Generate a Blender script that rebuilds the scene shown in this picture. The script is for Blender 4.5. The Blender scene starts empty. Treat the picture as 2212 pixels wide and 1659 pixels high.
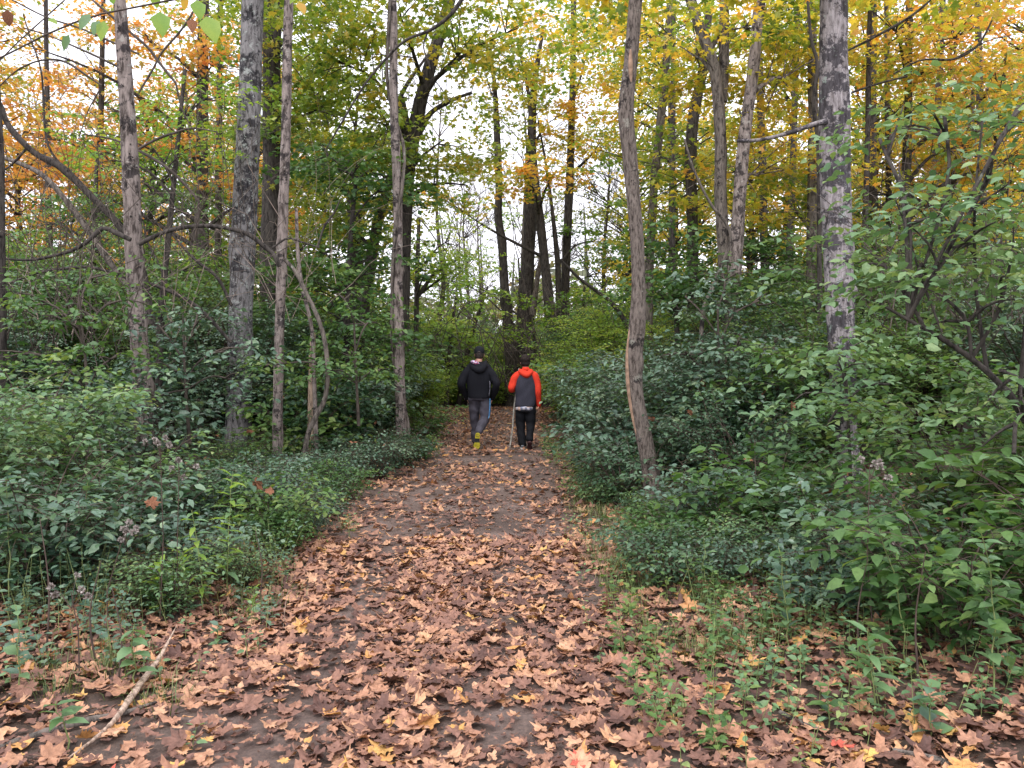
import bpy, math, random
import numpy as np
from mathutils import Vector, Matrix
R = np.random.default_rng(7)
random.seed(7)
SC = bpy.context.scene
COL = SC.collection
PI = math.pi

# ------------------------------------------------------------------ camera
CAMH = 1.55
FPX = 835.0                      # focal length in pixels of the 1024 wide picture
PITCH = math.atan(29.0 / FPX)    # looks down by two degrees
cam_d = bpy.data.cameras.new('camera')
cam = bpy.data.objects.new('camera', cam_d); COL.objects.link(cam)
cam.location = (0, 0, CAMH); cam.rotation_euler = (PI / 2 - PITCH, 0, 0)
cam_d.sensor_width = 36.0; cam_d.lens = 36.0 * FPX / 1024.0
cam_d.clip_start = 0.05; cam_d.clip_end = 1000.0
SC.camera = cam

# ------------------------------------------------------------------ sky, sun, exposure
SUN_EL, SUN_AZ = math.radians(58), math.radians(200)     # high and behind the camera, veiled by cloud
world = bpy.data.worlds.new('World'); SC.world = world; world.use_nodes = True
nt = world.node_tree; nt.nodes.clear()
sky = nt.nodes.new('ShaderNodeTexSky'); sky.sky_type = 'NISHITA'; sky.sun_disc = False
sky.sun_elevation = SUN_EL; sky.sun_rotation = SUN_AZ; sky.air_density = 1.0; sky.dust_density = 6.0; sky.ozone_density = 1.0
hsv = nt.nodes.new('ShaderNodeHueSaturation'); hsv.inputs['Saturation'].default_value = 0.22
wm = nt.nodes.new('ShaderNodeMix'); wm.data_type = 'RGBA'; wm.inputs[0].default_value = 0.75
wm.inputs[7].default_value = (10.0, 10.0, 11.0, 1)        # the even white of the cloud layer
bg = nt.nodes.new('ShaderNodeBackground'); bg.inputs['Strength'].default_value = 0.12
wo = nt.nodes.new('ShaderNodeOutputWorld')
nt.links.new(sky.outputs[0], hsv.inputs['Color']); nt.links.new(hsv.outputs[0], wm.inputs[6])
nt.links.new(wm.outputs[2], bg.inputs[0]); nt.links.new(bg.outputs[0], wo.inputs[0])
sun_d = bpy.data.lights.new('sun', 'SUN'); sun_d.energy = 0.8; sun_d.angle = math.radians(35); sun_d.color = (1, 0.97, 0.93)
sun = bpy.data.objects.new('sun', sun_d); COL.objects.link(sun)
_sd = Vector((math.sin(SUN_AZ) * math.cos(SUN_EL), math.cos(SUN_AZ) * math.cos(SUN_EL), math.sin(SUN_EL)))
sun.rotation_euler = _sd.to_track_quat('Z', 'Y').to_euler()
SC.view_settings.view_transform = 'Standard'; SC.view_settings.look = 'None'
SC.view_settings.exposure = 1.08; SC.view_settings.gamma = 1.0; SC.view_settings.use_curve_mapping = False
SC.render.engine = 'CYCLES'
SC.cycles.max_bounces = 6; SC.cycles.diffuse_bounces = 4; SC.cycles.glossy_bounces = 2
SC.cycles.transmission_bounces = 4; SC.cycles.transparent_max_bounces = 4
SC.cycles.use_denoising = True
SC.cycles.denoiser = 'OPENIMAGEDENOISE'

# ------------------------------------------------------------------ geometry helpers
def W(px, py, Y):
    """point at distance Y along the view direction of picture point (px, py), picture taken as 2212 x 1659"""
    u = (px * 1024 / 2212 - 512) / FPX; v = (384 - py * 1024 / 2212) / FPX
    c, s = math.cos(PITCH), math.sin(PITCH)
    dy = c + v * s; dz = v * c - s
    k = Y / dy
    return np.array([u * k, Y, CAMH + dz * k])
def disp(p):
    c, s = math.cos(PITCH), math.sin(PITCH)
    x, y, z = p[0], p[1], p[2] - CAMH
    f = y * c - z * s; up = y * s + z * c
    return ((x / f * FPX) + 512) * 2212 / 1024, (384 - up / f * FPX) * 2212 / 1024

def path_x(y): return -0.36 - 0.0145 * y
def path_hw(y): return 1.0 + 0.012 * y
_ph = R.uniform(0, 6.28, 12)
def ground_z(x, y):
    x = np.asarray(x, float); y = np.asarray(y, float)
    z = 0.02 * np.sin(x * 1.3 + _ph[0]) * np.sin(y * 1.1 + _ph[1]) + 0.012 * np.sin(x * 3.1 + y * 2.3 + _ph[2]) + 0.008 * np.sin(x * 5.7 - y * 4.9 + _ph[3])
    d = np.abs(x - path_x(y)) / path_hw(y)
    z = z * np.clip(d, .35, 1) + 0.16 * np.clip((d - 1.1) / 2.0, 0, 1) ** 1.3 + 0.25 * np.clip((d - 3) / 8.0, 0, 1)
    z = z - 0.05 * np.clip(y - 24, 0, 16)
    return z
def smooth_noise(p, seed, scale):
    """cheap value made of sines, about -1..1"""
    r = np.random.default_rng(seed); o = 0
    for i in range(5):
        k = r.normal(size=3); k = k / np.linalg.norm(k) * scale * r.uniform(.6, 1.8)
        o = o + np.sin(p @ k + r.uniform(0, 6.28))
    return o / 2.6

class MB:
    """collects vertices, triangles and quads (numpy) and a value per vertex; builds ONE mesh"""
    def __init__(s): s.v = []; s.f3 = []; s.f4 = []; s.r = []; s.n = 0
    def add(s, v, f, r=None):
        v = np.asarray(v, float).reshape(-1, 3); f = np.asarray(f, int)
        if len(v) == 0 or len(f) == 0: return
        (s.f3 if f.shape[1] == 3 else s.f4).append(f + s.n)
        s.v.append(v); s.r.append(np.full(len(v), .5) if r is None else np.broadcast_to(r, (len(v),)).astype(float)); s.n += len(v)
    def tris(s): return sum(len(f) for f in s.f3) + 2 * sum(len(f) for f in s.f4)
    def mesh(s, name, origin=(0, 0, 0), smooth=True):
        v = np.concatenate(s.v) - np.asarray(origin, float)
        me = bpy.data.meshes.new(name)
        f3 = np.concatenate(s.f3) if s.f3 else np.zeros((0, 3), int); f4 = np.concatenate(s.f4) if s.f4 else np.zeros((0, 4), int)
        me.vertices.add(len(v)); me.vertices.foreach_set('co', v.astype(np.float32).ravel())
        nl = f3.size + f4.size; npoly = len(f3) + len(f4)
        me.loops.add(nl); me.loops.foreach_set('vertex_index', np.concatenate([f3.ravel(), f4.ravel()]).astype(np.int32))
        me.polygons.add(npoly)
        st = np.concatenate([np.arange(len(f3)) * 3, f3.size + np.arange(len(f4)) * 4]).astype(np.int32)
        me.polygons.foreach_set('loop_start', st)
        if smooth: me.polygons.foreach_set('use_smooth', np.ones(npoly, bool))
        a = me.attributes.new('rnd', 'FLOAT', 'POINT'); a.data.foreach_set('value', np.concatenate(s.r).astype(np.float32))
        me.update(calc_edges=True); me.validate()
        return me

TRIS = [0]
def link(name, me, mat=None, parent=None, loc=None):
    o = bpy.data.objects.new(name, me); COL.objects.link(o)
    if mat is not None:
        if len(me.materials) == 0: me.materials.append(mat)
        if me.materials[0] is not mat:
            o.material_slots[0].link = 'OBJECT'; o.material_slots[0].material = mat
    if parent is not None: o.parent = parent
    if loc is not None: o.location = loc
    return o
def tag(o, label=None, cat=None, group=None, kind=None):
    if label: o['label'] = label
    if cat: o['category'] = cat
    if group: o['group'] = group
    if kind: o['kind'] = kind
    return o
def thing(name, label, cat, loc=(0, 0, 0), group=None, rz=0.0):
    o = bpy.data.objects.new(name, None); COL.objects.link(o); o.location = loc; o.rotation_euler = (0, 0, rz)
    o.empty_display_size = .2
    return tag(o, label, cat, group)
def part(name, mb, mat, parent, kind=None, smooth=True, top=None):
    """mesh given in world coordinates, stored relative to its thing's origin"""
    root = top or parent
    off = np.array(root.location) if root is not None else np.zeros(3)
    me = mb.mesh(name, off, smooth); TRIS[0] += mb.tris()
    o = link(name, me, mat, parent)
    if kind: o['kind'] = kind
    return o

def spline(P, n):
    P = np.asarray(P, float); m = len(P)
    if m == 2:
        t = np.linspace(0, 1, n)[:, None]; return P[0] * (1 - t) + P[1] * t
    E = np.vstack([2 * P[0] - P[1], P, 2 * P[-1] - P[-2]])
    L = np.concatenate([[0], np.cumsum(np.linalg.norm(np.diff(P[:, :3], axis=0), axis=1))])
    t = np.linspace(0, L[-1], n); i = np.clip(np.searchsorted(L, t, 'right') - 1, 0, m - 2)
    u = ((t - L[i]) / np.maximum(L[i + 1] - L[i], 1e-9))[:, None]
    a, b, c, d = E[i], E[i + 1], E[i + 2], E[i + 3]
    return .5 * (2 * b + (c - a) * u + (2 * a - 5 * b + 4 * c - d) * u ** 2 + (3 * b - a - 3 * c + d) * u ** 3)
def frames(P):
    T = np.gradient(P, axis=0); T /= np.maximum(np.linalg.norm(T, axis=1)[:, None], 1e-9)
    ref = np.array([0.13, -1, 0.21]); 
    if abs(T.mean(0) @ ref) > .92: ref = np.array([1, 0.1, 0.2])
    A = np.cross(T, ref); A /= np.linalg.norm(A, axis=1)[:, None]; B = np.cross(T, A)
    return T, A, B
def tube(mb, P, rad, sides=6, disp_fn=None, cap=True, r=.5):
    P = np.asarray(P, float); n = len(P); rad = np.broadcast_to(rad, (n,)).astype(float)
    T, A, B = frames(P); th = np.linspace(0, 2 * PI, sides, endpoint=False)
    c, s = np.cos(th), np.sin(th)
    rr = rad[:, None] * np.ones(sides)
    if disp_fn is not None: rr = rr * disp_fn(P, th)
    v = P[:, None, :] + rr[..., None] * (A[:, None, :] * c[None, :, None] + B[:, None, :] * s[None, :, None])
    i = np.arange(n - 1)[:, None] * sides; j = np.arange(sides)[None, :]; j2 = (j + 1) % sides
    f = np.stack([i + j, i + j2, i + sides + j2, i + sides + j], -1).reshape(-1, 4)
    v = v.reshape(-1, 3)
    mb.add(v, f, r)
    if cap:
        for k, q in ((0, P[0]), (n - 1, P[-1])):
            ring = v[k * sides:(k + 1) * sides]
            jj = np.arange(sides); fc = np.stack([jj, (jj + 1) % sides, np.full(sides, sides)], -1)
            if k == 0: fc = fc[:, ::-1]
            mb.add(np.vstack([ring, q[None]]), fc, r)
def twigs(mb, P, rad, sides=3, r=.5):
    """many polylines at once: P (M, n, 3), rad (M, n)"""
    M, n, _ = P.shape
    if M == 0: return
    T = np.gradient(P, axis=1); T /= np.maximum(np.linalg.norm(T, axis=2, keepdims=True), 1e-9)
    ref = np.array([.31, .22, .9]); A = np.cross(T, ref); A /= np.maximum(np.linalg.norm(A, axis=2, keepdims=True), 1e-6); B = np.cross(T, A)
    th = np.linspace(0, 2 * PI, sides, endpoint=False)
    v = P[:, :, None, :] + rad[:, :, None, None] * (A[:, :, None, :] * np.cos(th)[None, None, :, None] + B[:, :, None, :] * np.sin(th)[None, None, :, None])
    m = (np.arange(M) * n * sides)[:, None, None]; i = (np.arange(n - 1) * sides)[None, :, None]; j = np.arange(sides)[None, None, :]; j2 = (j + 1) % sides
    f = np.stack([m + i + j, m + i + j2, m + i + sides + j2, m + i + sides + j], -1).reshape(-1, 4)
    mb.add(v.reshape(-1, 3), f, r)

# ------------------------------------------------------------------ leaves
def T_ovate(w=.27):
    v = np.array([[0, 0, 0], [0, .32, -.01], [0, .68, -.03], [0, 1, -.13], [-w, .30, .05], [-w * .78, .66, .03], [w, .30, .05], [w * .78, .66, .03]])
    f = np.array([[0, 1, 4], [1, 5, 4], [1, 2, 5], [2, 3, 5], [0, 6, 1], [1, 6, 7], [1, 7, 2], [2, 7, 3]]); return v, f
def T_quad(w=.34):
    v = np.array([[0, 0, 0], [-w, .45, .06], [0, 1, -.06], [w, .45, .06]]); return v, np.array([[0, 2, 1], [0, 3, 2]])
def T_lance():
    v, f = T_ovate(.15); return v, f
def maple_outline(rng=None, n_extra=0):
    pts = [(90, 1.0), (66, .52), (38, .93), (12, .45), (-18, .68), (-68, .24), (-112, .24), (-162, .68), (168, .45), (142, .93), (114, .52)]
    o = []
    for a, r in pts: o.append([r * math.cos(math.radians(a)) * .62, .42 + r * math.sin(math.radians(a)) * .58])
    return np.array(o)
def T_maple():
    o = maple_outline(); z = -.22 * (o[:, 0] ** 2 + (o[:, 1] - .42) ** 2)
    v = np.vstack([np.column_stack([o, z]), [[0, .42, .03]]]); n = len(o); j = np.arange(n)
    return v, np.stack([j, (j + 1) % n, np.full(n, n)], -1)
def T_litter(seed, torn=False):
    """dry fallen maple leaf: toothed lobes, curled and crinkled"""
    r = np.random.default_rng(seed)
    key = [(90, 1.0), (82, .86), (74, .84), (67, .64), (56, .78), (47, .84), (38, .98), (29, .84), (20, .78), (12, .60), (0, .68), (-14, .82), (-28, .66), (-50, .56), (-76, .36), (-90, .16),
           (-104, .36), (-130, .56), (-152, .66), (-166, .82), (180, .68), (168, .60), (160, .78), (151, .84), (142, .98), (133, .84), (124, .78), (113, .64), (106, .84), (98, .86)]
    a = np.radians([k[0] for k in key]) + r.normal(0, .05, len(key)); q = np.array([k[1] for k in key]) * r.uniform(.76, 1.14, len(key)) * (1 + .2 * np.sin(a * 2 + r.uniform(0, 6)) * r.uniform(.3, 1))
    if torn: 
        c0 = r.uniform(0, 2 * PI); q = q * np.where(np.cos(a - c0) > r.uniform(-.1, .6), r.uniform(.25, .65), 1) * (1 + .12 * np.sin(a * 3 + c0))
    o = np.column_stack([q * np.cos(a) * .62, q * np.sin(a) * .58]); n = len(o)
    rings = [o, o * .62, o * .28]
    v2 = np.vstack(rings + [[[0, 0]]])
    ax = r.uniform(0, PI); c = v2 @ np.array([math.cos(ax), math.sin(ax)]); c2 = v2 @ np.array([-math.sin(ax), math.cos(ax)])
    z = r.uniform(-.15, .95) * c ** 2 + r.uniform(-.45, .45) * c2 ** 2
    rad = np.linalg.norm(v2, axis=1); ang = np.arctan2(v2[:, 1], v2[:, 0])
    z = z + rad * (.10 * np.sin(ang * 5 + r.uniform(0, 6)) + .07 * np.sin(ang * 9 + r.uniform(0, 6))) + r.normal(0, .018, len(v2))
    fold = r.uniform(-.12, .22); z = z + fold * np.abs(v2[:, 0])
    v = np.column_stack([v2, z - z.min() * .9]); j = np.arange(n); j2 = (j + 1) % n; F = []
    for k in (0, 1): 
        F += [np.stack([k * n + j, k * n + j2, (k + 1) * n + j2], -1), np.stack([k * n + j, (k + 1) * n + j2, (k + 1) * n + j], -1)]
    F.append(np.stack([2 * n + j, 2 * n + j2, np.full(n, 3 * n)], -1))
    # stalk
    s0 = len(v); st = np.array([[-.008, -.06, .02], [.008, -.06, .02], [.02, -.38, .05], [.01, -.38, .05]]); st[:, 2] += v[-1, 2]
    v = np.vstack([v, st]); F.append(np.array([[s0, s0 + 1, s0 + 2], [s0, s0 + 2, s0 + 3]]))
    return v, np.concatenate(F)
TPL = {'ovate': T_ovate(), 'quad': T_quad(), 'lance': T_lance(), 'maple': T_maple()}

def norm(a): return a / np.maximum(np.linalg.norm(a, axis=-1, keepdims=True), 1e-9)
def leaves(mb, tpl, pos, ydir, nrm, size, r):
    """place a leaf template at each position: ydir is where its tip points, nrm its upper face"""
    v, f = TPL[tpl] if isinstance(tpl, str) else tpl
    pos = np.asarray(pos).reshape(-1, 3); N = len(pos)
    if N == 0: return
    Yd = norm(np.asarray(ydir).reshape(-1, 3)); Z = np.asarray(nrm).reshape(-1, 3)
    X = norm(np.cross(Yd, Z)); Z = np.cross(X, Yd); s = np.broadcast_to(size, (N,))[:, None, None]
    V = pos[:, None, :] + s * (v[None, :, 0:1] * X[:, None, :] + v[None, :, 1:2] * Yd[:, None, :] + v[None, :, 2:3] * Z[:, None, :])
    F = f[None] + (np.arange(N) * len(v))[:, None, None]
    mb.add(V.reshape(-1, 3), F.reshape(-1, f.shape[1]), np.repeat(np.broadcast_to(r, (N,)), len(v)))
def spray(ml, mt, O, D, L, n, tpl, size, rng, droop=.25, tilt=.45, lat=.06, trad=.0025, rbase=None):
    """M twigs at once: origins O (M,3), directions D, lengths L; n leaves in pairs along each twig"""
    M = len(O)
    if M == 0: return
    D = norm(D); t = np.linspace(.12, 1, n)[None, :, None]
    L3 = np.asarray(L).reshape(-1, 1, 1)
    curve = np.zeros((M, 1, 3)); curve[..., 2] = -droop * L3[..., 0] * rng.uniform(.3, 1.3, (M, 1))
    P = O[:, None, :] + D[:, None, :] * t * L3 + curve * t ** 2
    side = norm(np.cross(D, np.array([0, 0, 1.0])) + 1e-4); sg = np.where(np.arange(n) % 2 == 0, 1, -1)[None, :, None]
    yd = D[:, None, :] * rng.uniform(.2, 1.1, (M, n, 1)) + side[:, None, :] * sg + rng.normal(0, .3, (M, n, 3)); yd[..., 2] -= .25
    nr = np.array([0, 0, 1.0]) + rng.normal(0, tilt, (M, n, 3))
    pos = P + side[:, None, :] * sg * lat * rng.uniform(.1, 1, (M, n, 1)) + rng.normal(0, lat * .35, (M, n, 3))
    sz = size * rng.uniform(.6, 1.15, (M, n))
    rv = (rng.uniform(0, 1, (M, 1)) if rbase is None else np.asarray(rbase).reshape(M, 1)) * .55 + rng.uniform(0, .45, (M, n))
    leaves(ml, tpl, pos.reshape(-1, 3), yd.reshape(-1, 3), nr.reshape(-1, 3), sz.ravel(), rv.ravel())
    if mt is not None:
        tt = np.array([0, .5, 1])[None, :, None]
        Q = O[:, None, :] + D[:, None, :] * tt * L3 + curve * tt ** 2
        twigs(mt, Q, np.broadcast_to(np.array([1, .7, .35])[None] * trad, (M, 3)))

# ------------------------------------------------------------------ materials
def mat_new(name):
    m = bpy.data.materials.new(name); m.use_nodes = True; t = m.node_tree; t.nodes.clear(); return m, t
def N(t, typ, **kw):
    n = t.nodes.new(typ)
    for k, v in kw.items():
        if k.startswith('i_'): n.inputs[k[2:].replace('_', ' ')].default_value = v
        else: setattr(n, k, v)
    return n
def ramp(t, cols, inter='LINEAR'):
    r = t.nodes.new('ShaderNodeValToRGB'); r.color_ramp.interpolation = inter; e = r.color_ramp.elements
    while len(e) < len(cols): e.new(.5)
    for k, (p, c) in enumerate(cols): e[k].position = p; e[k].color = (*c, 1)
    return r
def leaf_mat(name, cols, trans=.35, rough=.5, spec=.5, patch=.5, pscale=1.2, vary=.25, mott=.28, mscale=55.0):
    """leaf colours run over cols by a value of each leaf and a soft patchiness through the crown"""
    m, t = mat_new(name); L = t.links.new
    at = N(t, 'ShaderNodeAttribute', attribute_name='rnd'); tc = N(t, 'ShaderNodeTexCoord'); oi = N(t, 'ShaderNodeObjectInfo')
    no = N(t, 'ShaderNodeTexNoise', i_Scale=pscale, i_Detail=2.0); L(tc.outputs['Object'], no.inputs['Vector'])
    ma = N(t, 'ShaderNodeMath', operation='MULTIPLY_ADD'); L(no.outputs[0], ma.inputs[0]); ma.inputs[1].default_value = patch * 2.4; ma.inputs[2].default_value = -patch * 1.2
    ad = N(t, 'ShaderNodeMath', operation='ADD'); L(at.outputs['Fac'], ad.inputs[0]); L(ma.outputs[0], ad.inputs[1])
    mo = N(t, 'ShaderNodeMath', operation='MULTIPLY_ADD'); L(oi.outputs['Random'], mo.inputs[0]); mo.inputs[1].default_value = vary; mo.inputs[2].default_value = -vary / 2
    ad2 = N(t, 'ShaderNodeMath', operation='ADD', use_clamp=True); L(ad.outputs[0], ad2.inputs[0]); L(mo.outputs[0], ad2.inputs[1])
    k = len(cols); rp = ramp(t, [((i / (k - 1)), c) for i, c in enumerate(cols)]); L(ad2.outputs[0], rp.inputs[0])
    # fine mottling on the blade
    n2 = N(t, 'ShaderNodeTexNoise', i_Scale=mscale, i_Detail=4.0, i_Roughness=.65); L(tc.outputs['Object'], n2.inputs['Vector'])
    mr = N(t, 'ShaderNodeMapRange'); L(n2.outputs[0], mr.inputs[0]); mr.inputs[1].default_value = .25; mr.inputs[2].default_value = .75; mr.inputs[3].default_value = 1 - mott; mr.inputs[4].default_value = 1 + mott
    mx = N(t, 'ShaderNodeMix', data_type='RGBA', blend_type='MULTIPLY'); mx.inputs[0].default_value = 1; L(rp.outputs[0], mx.inputs[6]); L(mr.outputs[0], mx.inputs[7])
    pb = N(t, 'ShaderNodeBsdfPrincipled'); pb.inputs['Roughness'].default_value = rough; pb.inputs['Specular IOR Level'].default_value = spec
    L(mx.outputs[2], pb.inputs['Base Color'])
    tr = N(t, 'ShaderNodeBsdfTranslucent'); g = N(t, 'ShaderNodeMix', data_type='RGBA', blend_type='MULTIPLY'); g.inputs[0].default_value = 1
    L(mx.outputs[2], g.inputs[6]); g.inputs[7].default_value = (1.25, 1.15, .6, 1); L(g.outputs[2], tr.inputs[0])
    ms = N(t, 'ShaderNodeMixShader'); ms.inputs[0].default_value = trans; L(pb.outputs[0], ms.inputs[1]); L(tr.outputs[0], ms.inputs[2])
    o = N(t, 'ShaderNodeOutputMaterial'); L(ms.outputs[0], o.inputs[0]); return m
def bark_mat(name, base, dark, lichen, lich_amt=.35, dark_amt=.4, ridge=26.0, bump=.5, pale=None):
    m, t = mat_new(name); L = t.links.new
    tc = N(t, 'ShaderNodeTexCoord'); mp = N(t, 'ShaderNodeMapping'); mp.inputs['Scale'].default_value = (1, 1, .24); L(tc.outputs['Object'], mp.inputs[0])
    n1 = N(t, 'ShaderNodeTexNoise', i_Scale=ridge, i_Detail=9.0, i_Roughness=.72); L(mp.outputs[0], n1.inputs['Vector'])
    rp = ramp(t, [(.40, dark), (.5, base), (.62, pale or tuple(min(1, c * 1.45) for c in base))]); L(n1.outputs[0], rp.inputs[0])
    n2 = N(t, 'ShaderNodeTexNoise', i_Scale=4.6, i_Detail=9.0, i_Roughness=.74); L(tc.outputs['Object'], n2.inputs['Vector'])
    r2 = ramp(t, [(.64 - dark_amt * .16, (0, 0, 0)), (.67 - dark_amt * .16, (1, 1, 1))]); L(n2.outputs[0], r2.inputs[0])
    mx = N(t, 'ShaderNodeMix', data_type='RGBA'); L(r2.outputs[0], mx.inputs[0]); L(rp.outputs[0], mx.inputs[6])
    dk = N(t, 'ShaderNodeMix', data_type='RGBA', blend_type='MULTIPLY'); dk.inputs[0].default_value = 1; L(rp.outputs[0], dk.inputs[6]); dk.inputs[7].default_value = (.24, .24, .26, 1); L(dk.outputs[2], mx.inputs[7])
    n3 = N(t, 'ShaderNodeTexNoise', i_Scale=9.0, i_Detail=7.0, i_Roughness=.75); L(tc.outputs['Object'], n3.inputs['Vector'])
    r3 = ramp(t, [(.66 - lich_amt * .2, (0, 0, 0)), (.7 - lich_amt * .2, (1, 1, 1))]); L(n3.outputs[0], r3.inputs[0])
    m3 = N(t, 'ShaderNodeMix', data_type='RGBA'); m3.inputs[7].default_value = (*lichen, 1); L(mx.outputs[2], m3.inputs[6])
    f3 = N(t, 'ShaderNodeMath', operation='MULTIPLY'); L(r3.outputs[0], f3.inputs[0]); f3.inputs[1].default_value = .8 if lich_amt > 0 else 0; L(f3.outputs[0], m3.inputs[0])
    pb = N(t, 'ShaderNodeBsdfPrincipled'); pb.inputs['Roughness'].default_value = .9; pb.inputs['Specular IOR Level'].default_value = .2; L(m3.outputs[2], pb.inputs['Base Color'])
    bu = N(t, 'ShaderNodeBump'); bu.inputs['Strength'].default_value = bump; bu.inputs['Distance'].default_value = .02; L(n1.outputs[0], bu.inputs['Height']); L(bu.outputs[0], pb.inputs['Normal'])
    o = N(t, 'ShaderNodeOutputMaterial'); L(pb.outputs[0], o.inputs[0]); return m
def plain_mat(name, c, rough=.8, spec=.3, noise=.15, scale=20.0, bump=0.0, c2=None):
    m, t = mat_new(name); L = t.links.new
    tc = N(t, 'ShaderNodeTexCoord'); n1 = N(t, 'ShaderNodeTexNoise', i_Scale=scale, i_Detail=4.0); L(tc.outputs['Object'], n1.inputs['Vector'])
    a = tuple(x * (1 - noise) for x in c); b = c2 or tuple(min(1, x * (1 + noise)) for x in c)
    rp = ramp(t, [(.35, a), (.65, b)]); L(n1.outputs[0], rp.inputs[0])
    pb = N(t, 'ShaderNodeBsdfPrincipled'); pb.inputs['Roughness'].default_value = rough; pb.inputs['Specular IOR Level'].default_value = spec; L(rp.outputs[0], pb.inputs['Base Color'])
    if bump: 
        bu = N(t, 'ShaderNodeBump'); bu.inputs['Strength'].default_value = bump; bu.inputs['Distance'].default_value = .01; L(n1.outputs[0], bu.inputs['Height']); L(bu.outputs[0], pb.inputs['Normal'])
    o = N(t, 'ShaderNodeOutputMaterial'); L(pb.outputs[0], o.inputs[0]); return m

M = {}
# shrub and crown foliage
M['shrub_dark'] = leaf_mat('leaf_shrub_dark', [(.02, .050, .026), (.036, .085, .042), (.06, .13, .06), (.115, .19, .08)], trans=.22, rough=.42, spec=.55, vary=.3)
M['shrub_blue'] = leaf_mat('leaf_shrub_blue', [(.034, .075, .05), (.062, .128, .08), (.10, .18, .11), (.18, .255, .13)], trans=.2, rough=.36, spec=.75, vary=.3)
M['shrub_green'] = leaf_mat('leaf_shrub_green', [(.038, .095, .03), (.07, .155, .045), (.115, .215, .06), (.2, .28, .075)], trans=.4, rough=.45, vary=.3)
M['shrub_pale'] = leaf_mat('leaf_shrub_pale', [(.07, .15, .075), (.12, .225, .10), (.17, .285, .125), (.28, .35, .12)], trans=.35, rough=.45, vary=.2)
M['lime'] = leaf_mat('leaf_lime', [(.13, .27, .045), (.2, .35, .06), (.3, .42, .075), (.43, .46, .11)], trans=.52)
M['orange'] = leaf_mat('leaf_orange', [(.55, .2, .08), (.62, .27, .09), (.64, .34, .10), (.6, .4, .10), (.34, .36, .08), (.2, .3, .06)], trans=.5, patch=.45, pscale=.8)
M['orange_yellow'] = leaf_mat('leaf_orange_yellow', [(.6, .26, .08), (.62, .34, .08), (.56, .4, .08), (.38, .38, .07), (.2, .3, .06), (.13, .24, .05)], trans=.6, patch=.7, pscale=.6)
M['yellow'] = leaf_mat('leaf_yellow', [(.12, .22, .05), (.2, .3, .055), (.34, .38, .06), (.5, .42, .07), (.62, .46, .08), (.62, .34, .08)], trans=.6, patch=.6, pscale=.6)
M['olive'] = leaf_mat('leaf_olive', [(.08, .17, .04), (.14, .24, .045), (.22, .31, .05), (.34, .37, .06), (.52, .4, .07)], trans=.45, patch=.55, pscale=.5)
M['green'] = leaf_mat('leaf_green', [(.06, .15, .02), (.10, .21, .025), (.15, .28, .03), (.27, .34, .04)], trans=.45)
# fallen leaves
LIT = [(.085, .043, .035), (.15, .076, .057), (.225, .115, .082), (.315, .16, .105), (.41, .21, .125), (.51, .29, .175), (.52, .25, .085), (.54, .33, .11)]
M['litter'] = leaf_mat('leaf_fallen', LIT, trans=.12, rough=.65, spec=.35, patch=.12, pscale=1.0, vary=0, mott=.5, mscale=38.0)
M['litter_piece'] = leaf_mat('leaf_fallen_single', LIT, trans=.12, rough=.65, spec=.35, patch=.05, vary=.0, mott=.5, mscale=4.5)
M['dead'] = plain_mat('leaf_dead', (.2, .085, .045), noise=.5, scale=30)
M['fluff'] = plain_mat('seed_fluff', (.27, .235, .215), noise=.3, scale=60)
# bark
M['bark_dark'] = bark_mat('bark_dark', (.055, .047, .042), (.018, .015, .014), (.15, .16, .13), .1, .3)
M['bark_mid'] = bark_mat('bark_mid', (.13, .11, .095), (.04, .034, .03), (.26, .27, .22), .25, .45)
M['bark_grey'] = bark_mat('bark_grey', (.17, .16, .16), (.055, .05, .05), (.33, .35, .33), .45, .8, bump=.4)
M['bark_lichen'] = bark_mat('bark_lichen', (.25, .225, .23), (.14, .12, .12), (.29, .34, .31), .3, 1.0, ridge=34, bump=.35)
M['bark_pale'] = bark_mat('bark_pale', (.20, .165, .15), (.055, .043, .038), (.33, .31, .28), .35, .7, ridge=22)
M['bark_tan'] = bark_mat('bark_tan', (.14, .115, .10), (.042, .033, .027), (.27, .26, .22), .3, .4, ridge=48, bump=1.0)
M['scar'] = plain_mat('bare_wood_scar', (.27, .175, .12), noise=.35, scale=14, bump=.4)
M['twig'] = plain_mat('twig_bark', (.07, .055, .045), noise=.4, scale=9)
M['twig_pale'] = plain_mat('twig_pale', (.22, .17, .14), noise=.4, scale=9)
M['stem_green'] = plain_mat('stem_green', (.2, .24, .09), noise=.3, scale=12)
M['stem_red'] = plain_mat('stem_dark', (.08, .055, .045), noise=.3, scale=12)
M['stick_wood'] = bark_mat('pale_stick_bark', (.36, .34, .30), (.16, .14, .12), (.6, .6, .56), .6, .3, ridge=40)
M['stick_pale'] = bark_mat('split_stick_wood', (.42, .31, .24), (.2, .14, .105), (.5, .42, .36), .2, .12, ridge=36)
M['deadwood'] = bark_mat('dead_wood', (.33, .24, .18), (.13, .09, .07), (.45, .36, .3), .2, .15, ridge=30, bump=.8)
M['grass'] = leaf_mat('grass_blades', [(.05, .09, .025), (.08, .13, .035), (.14, .17, .05), (.28, .25, .11)], trans=.25)
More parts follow.
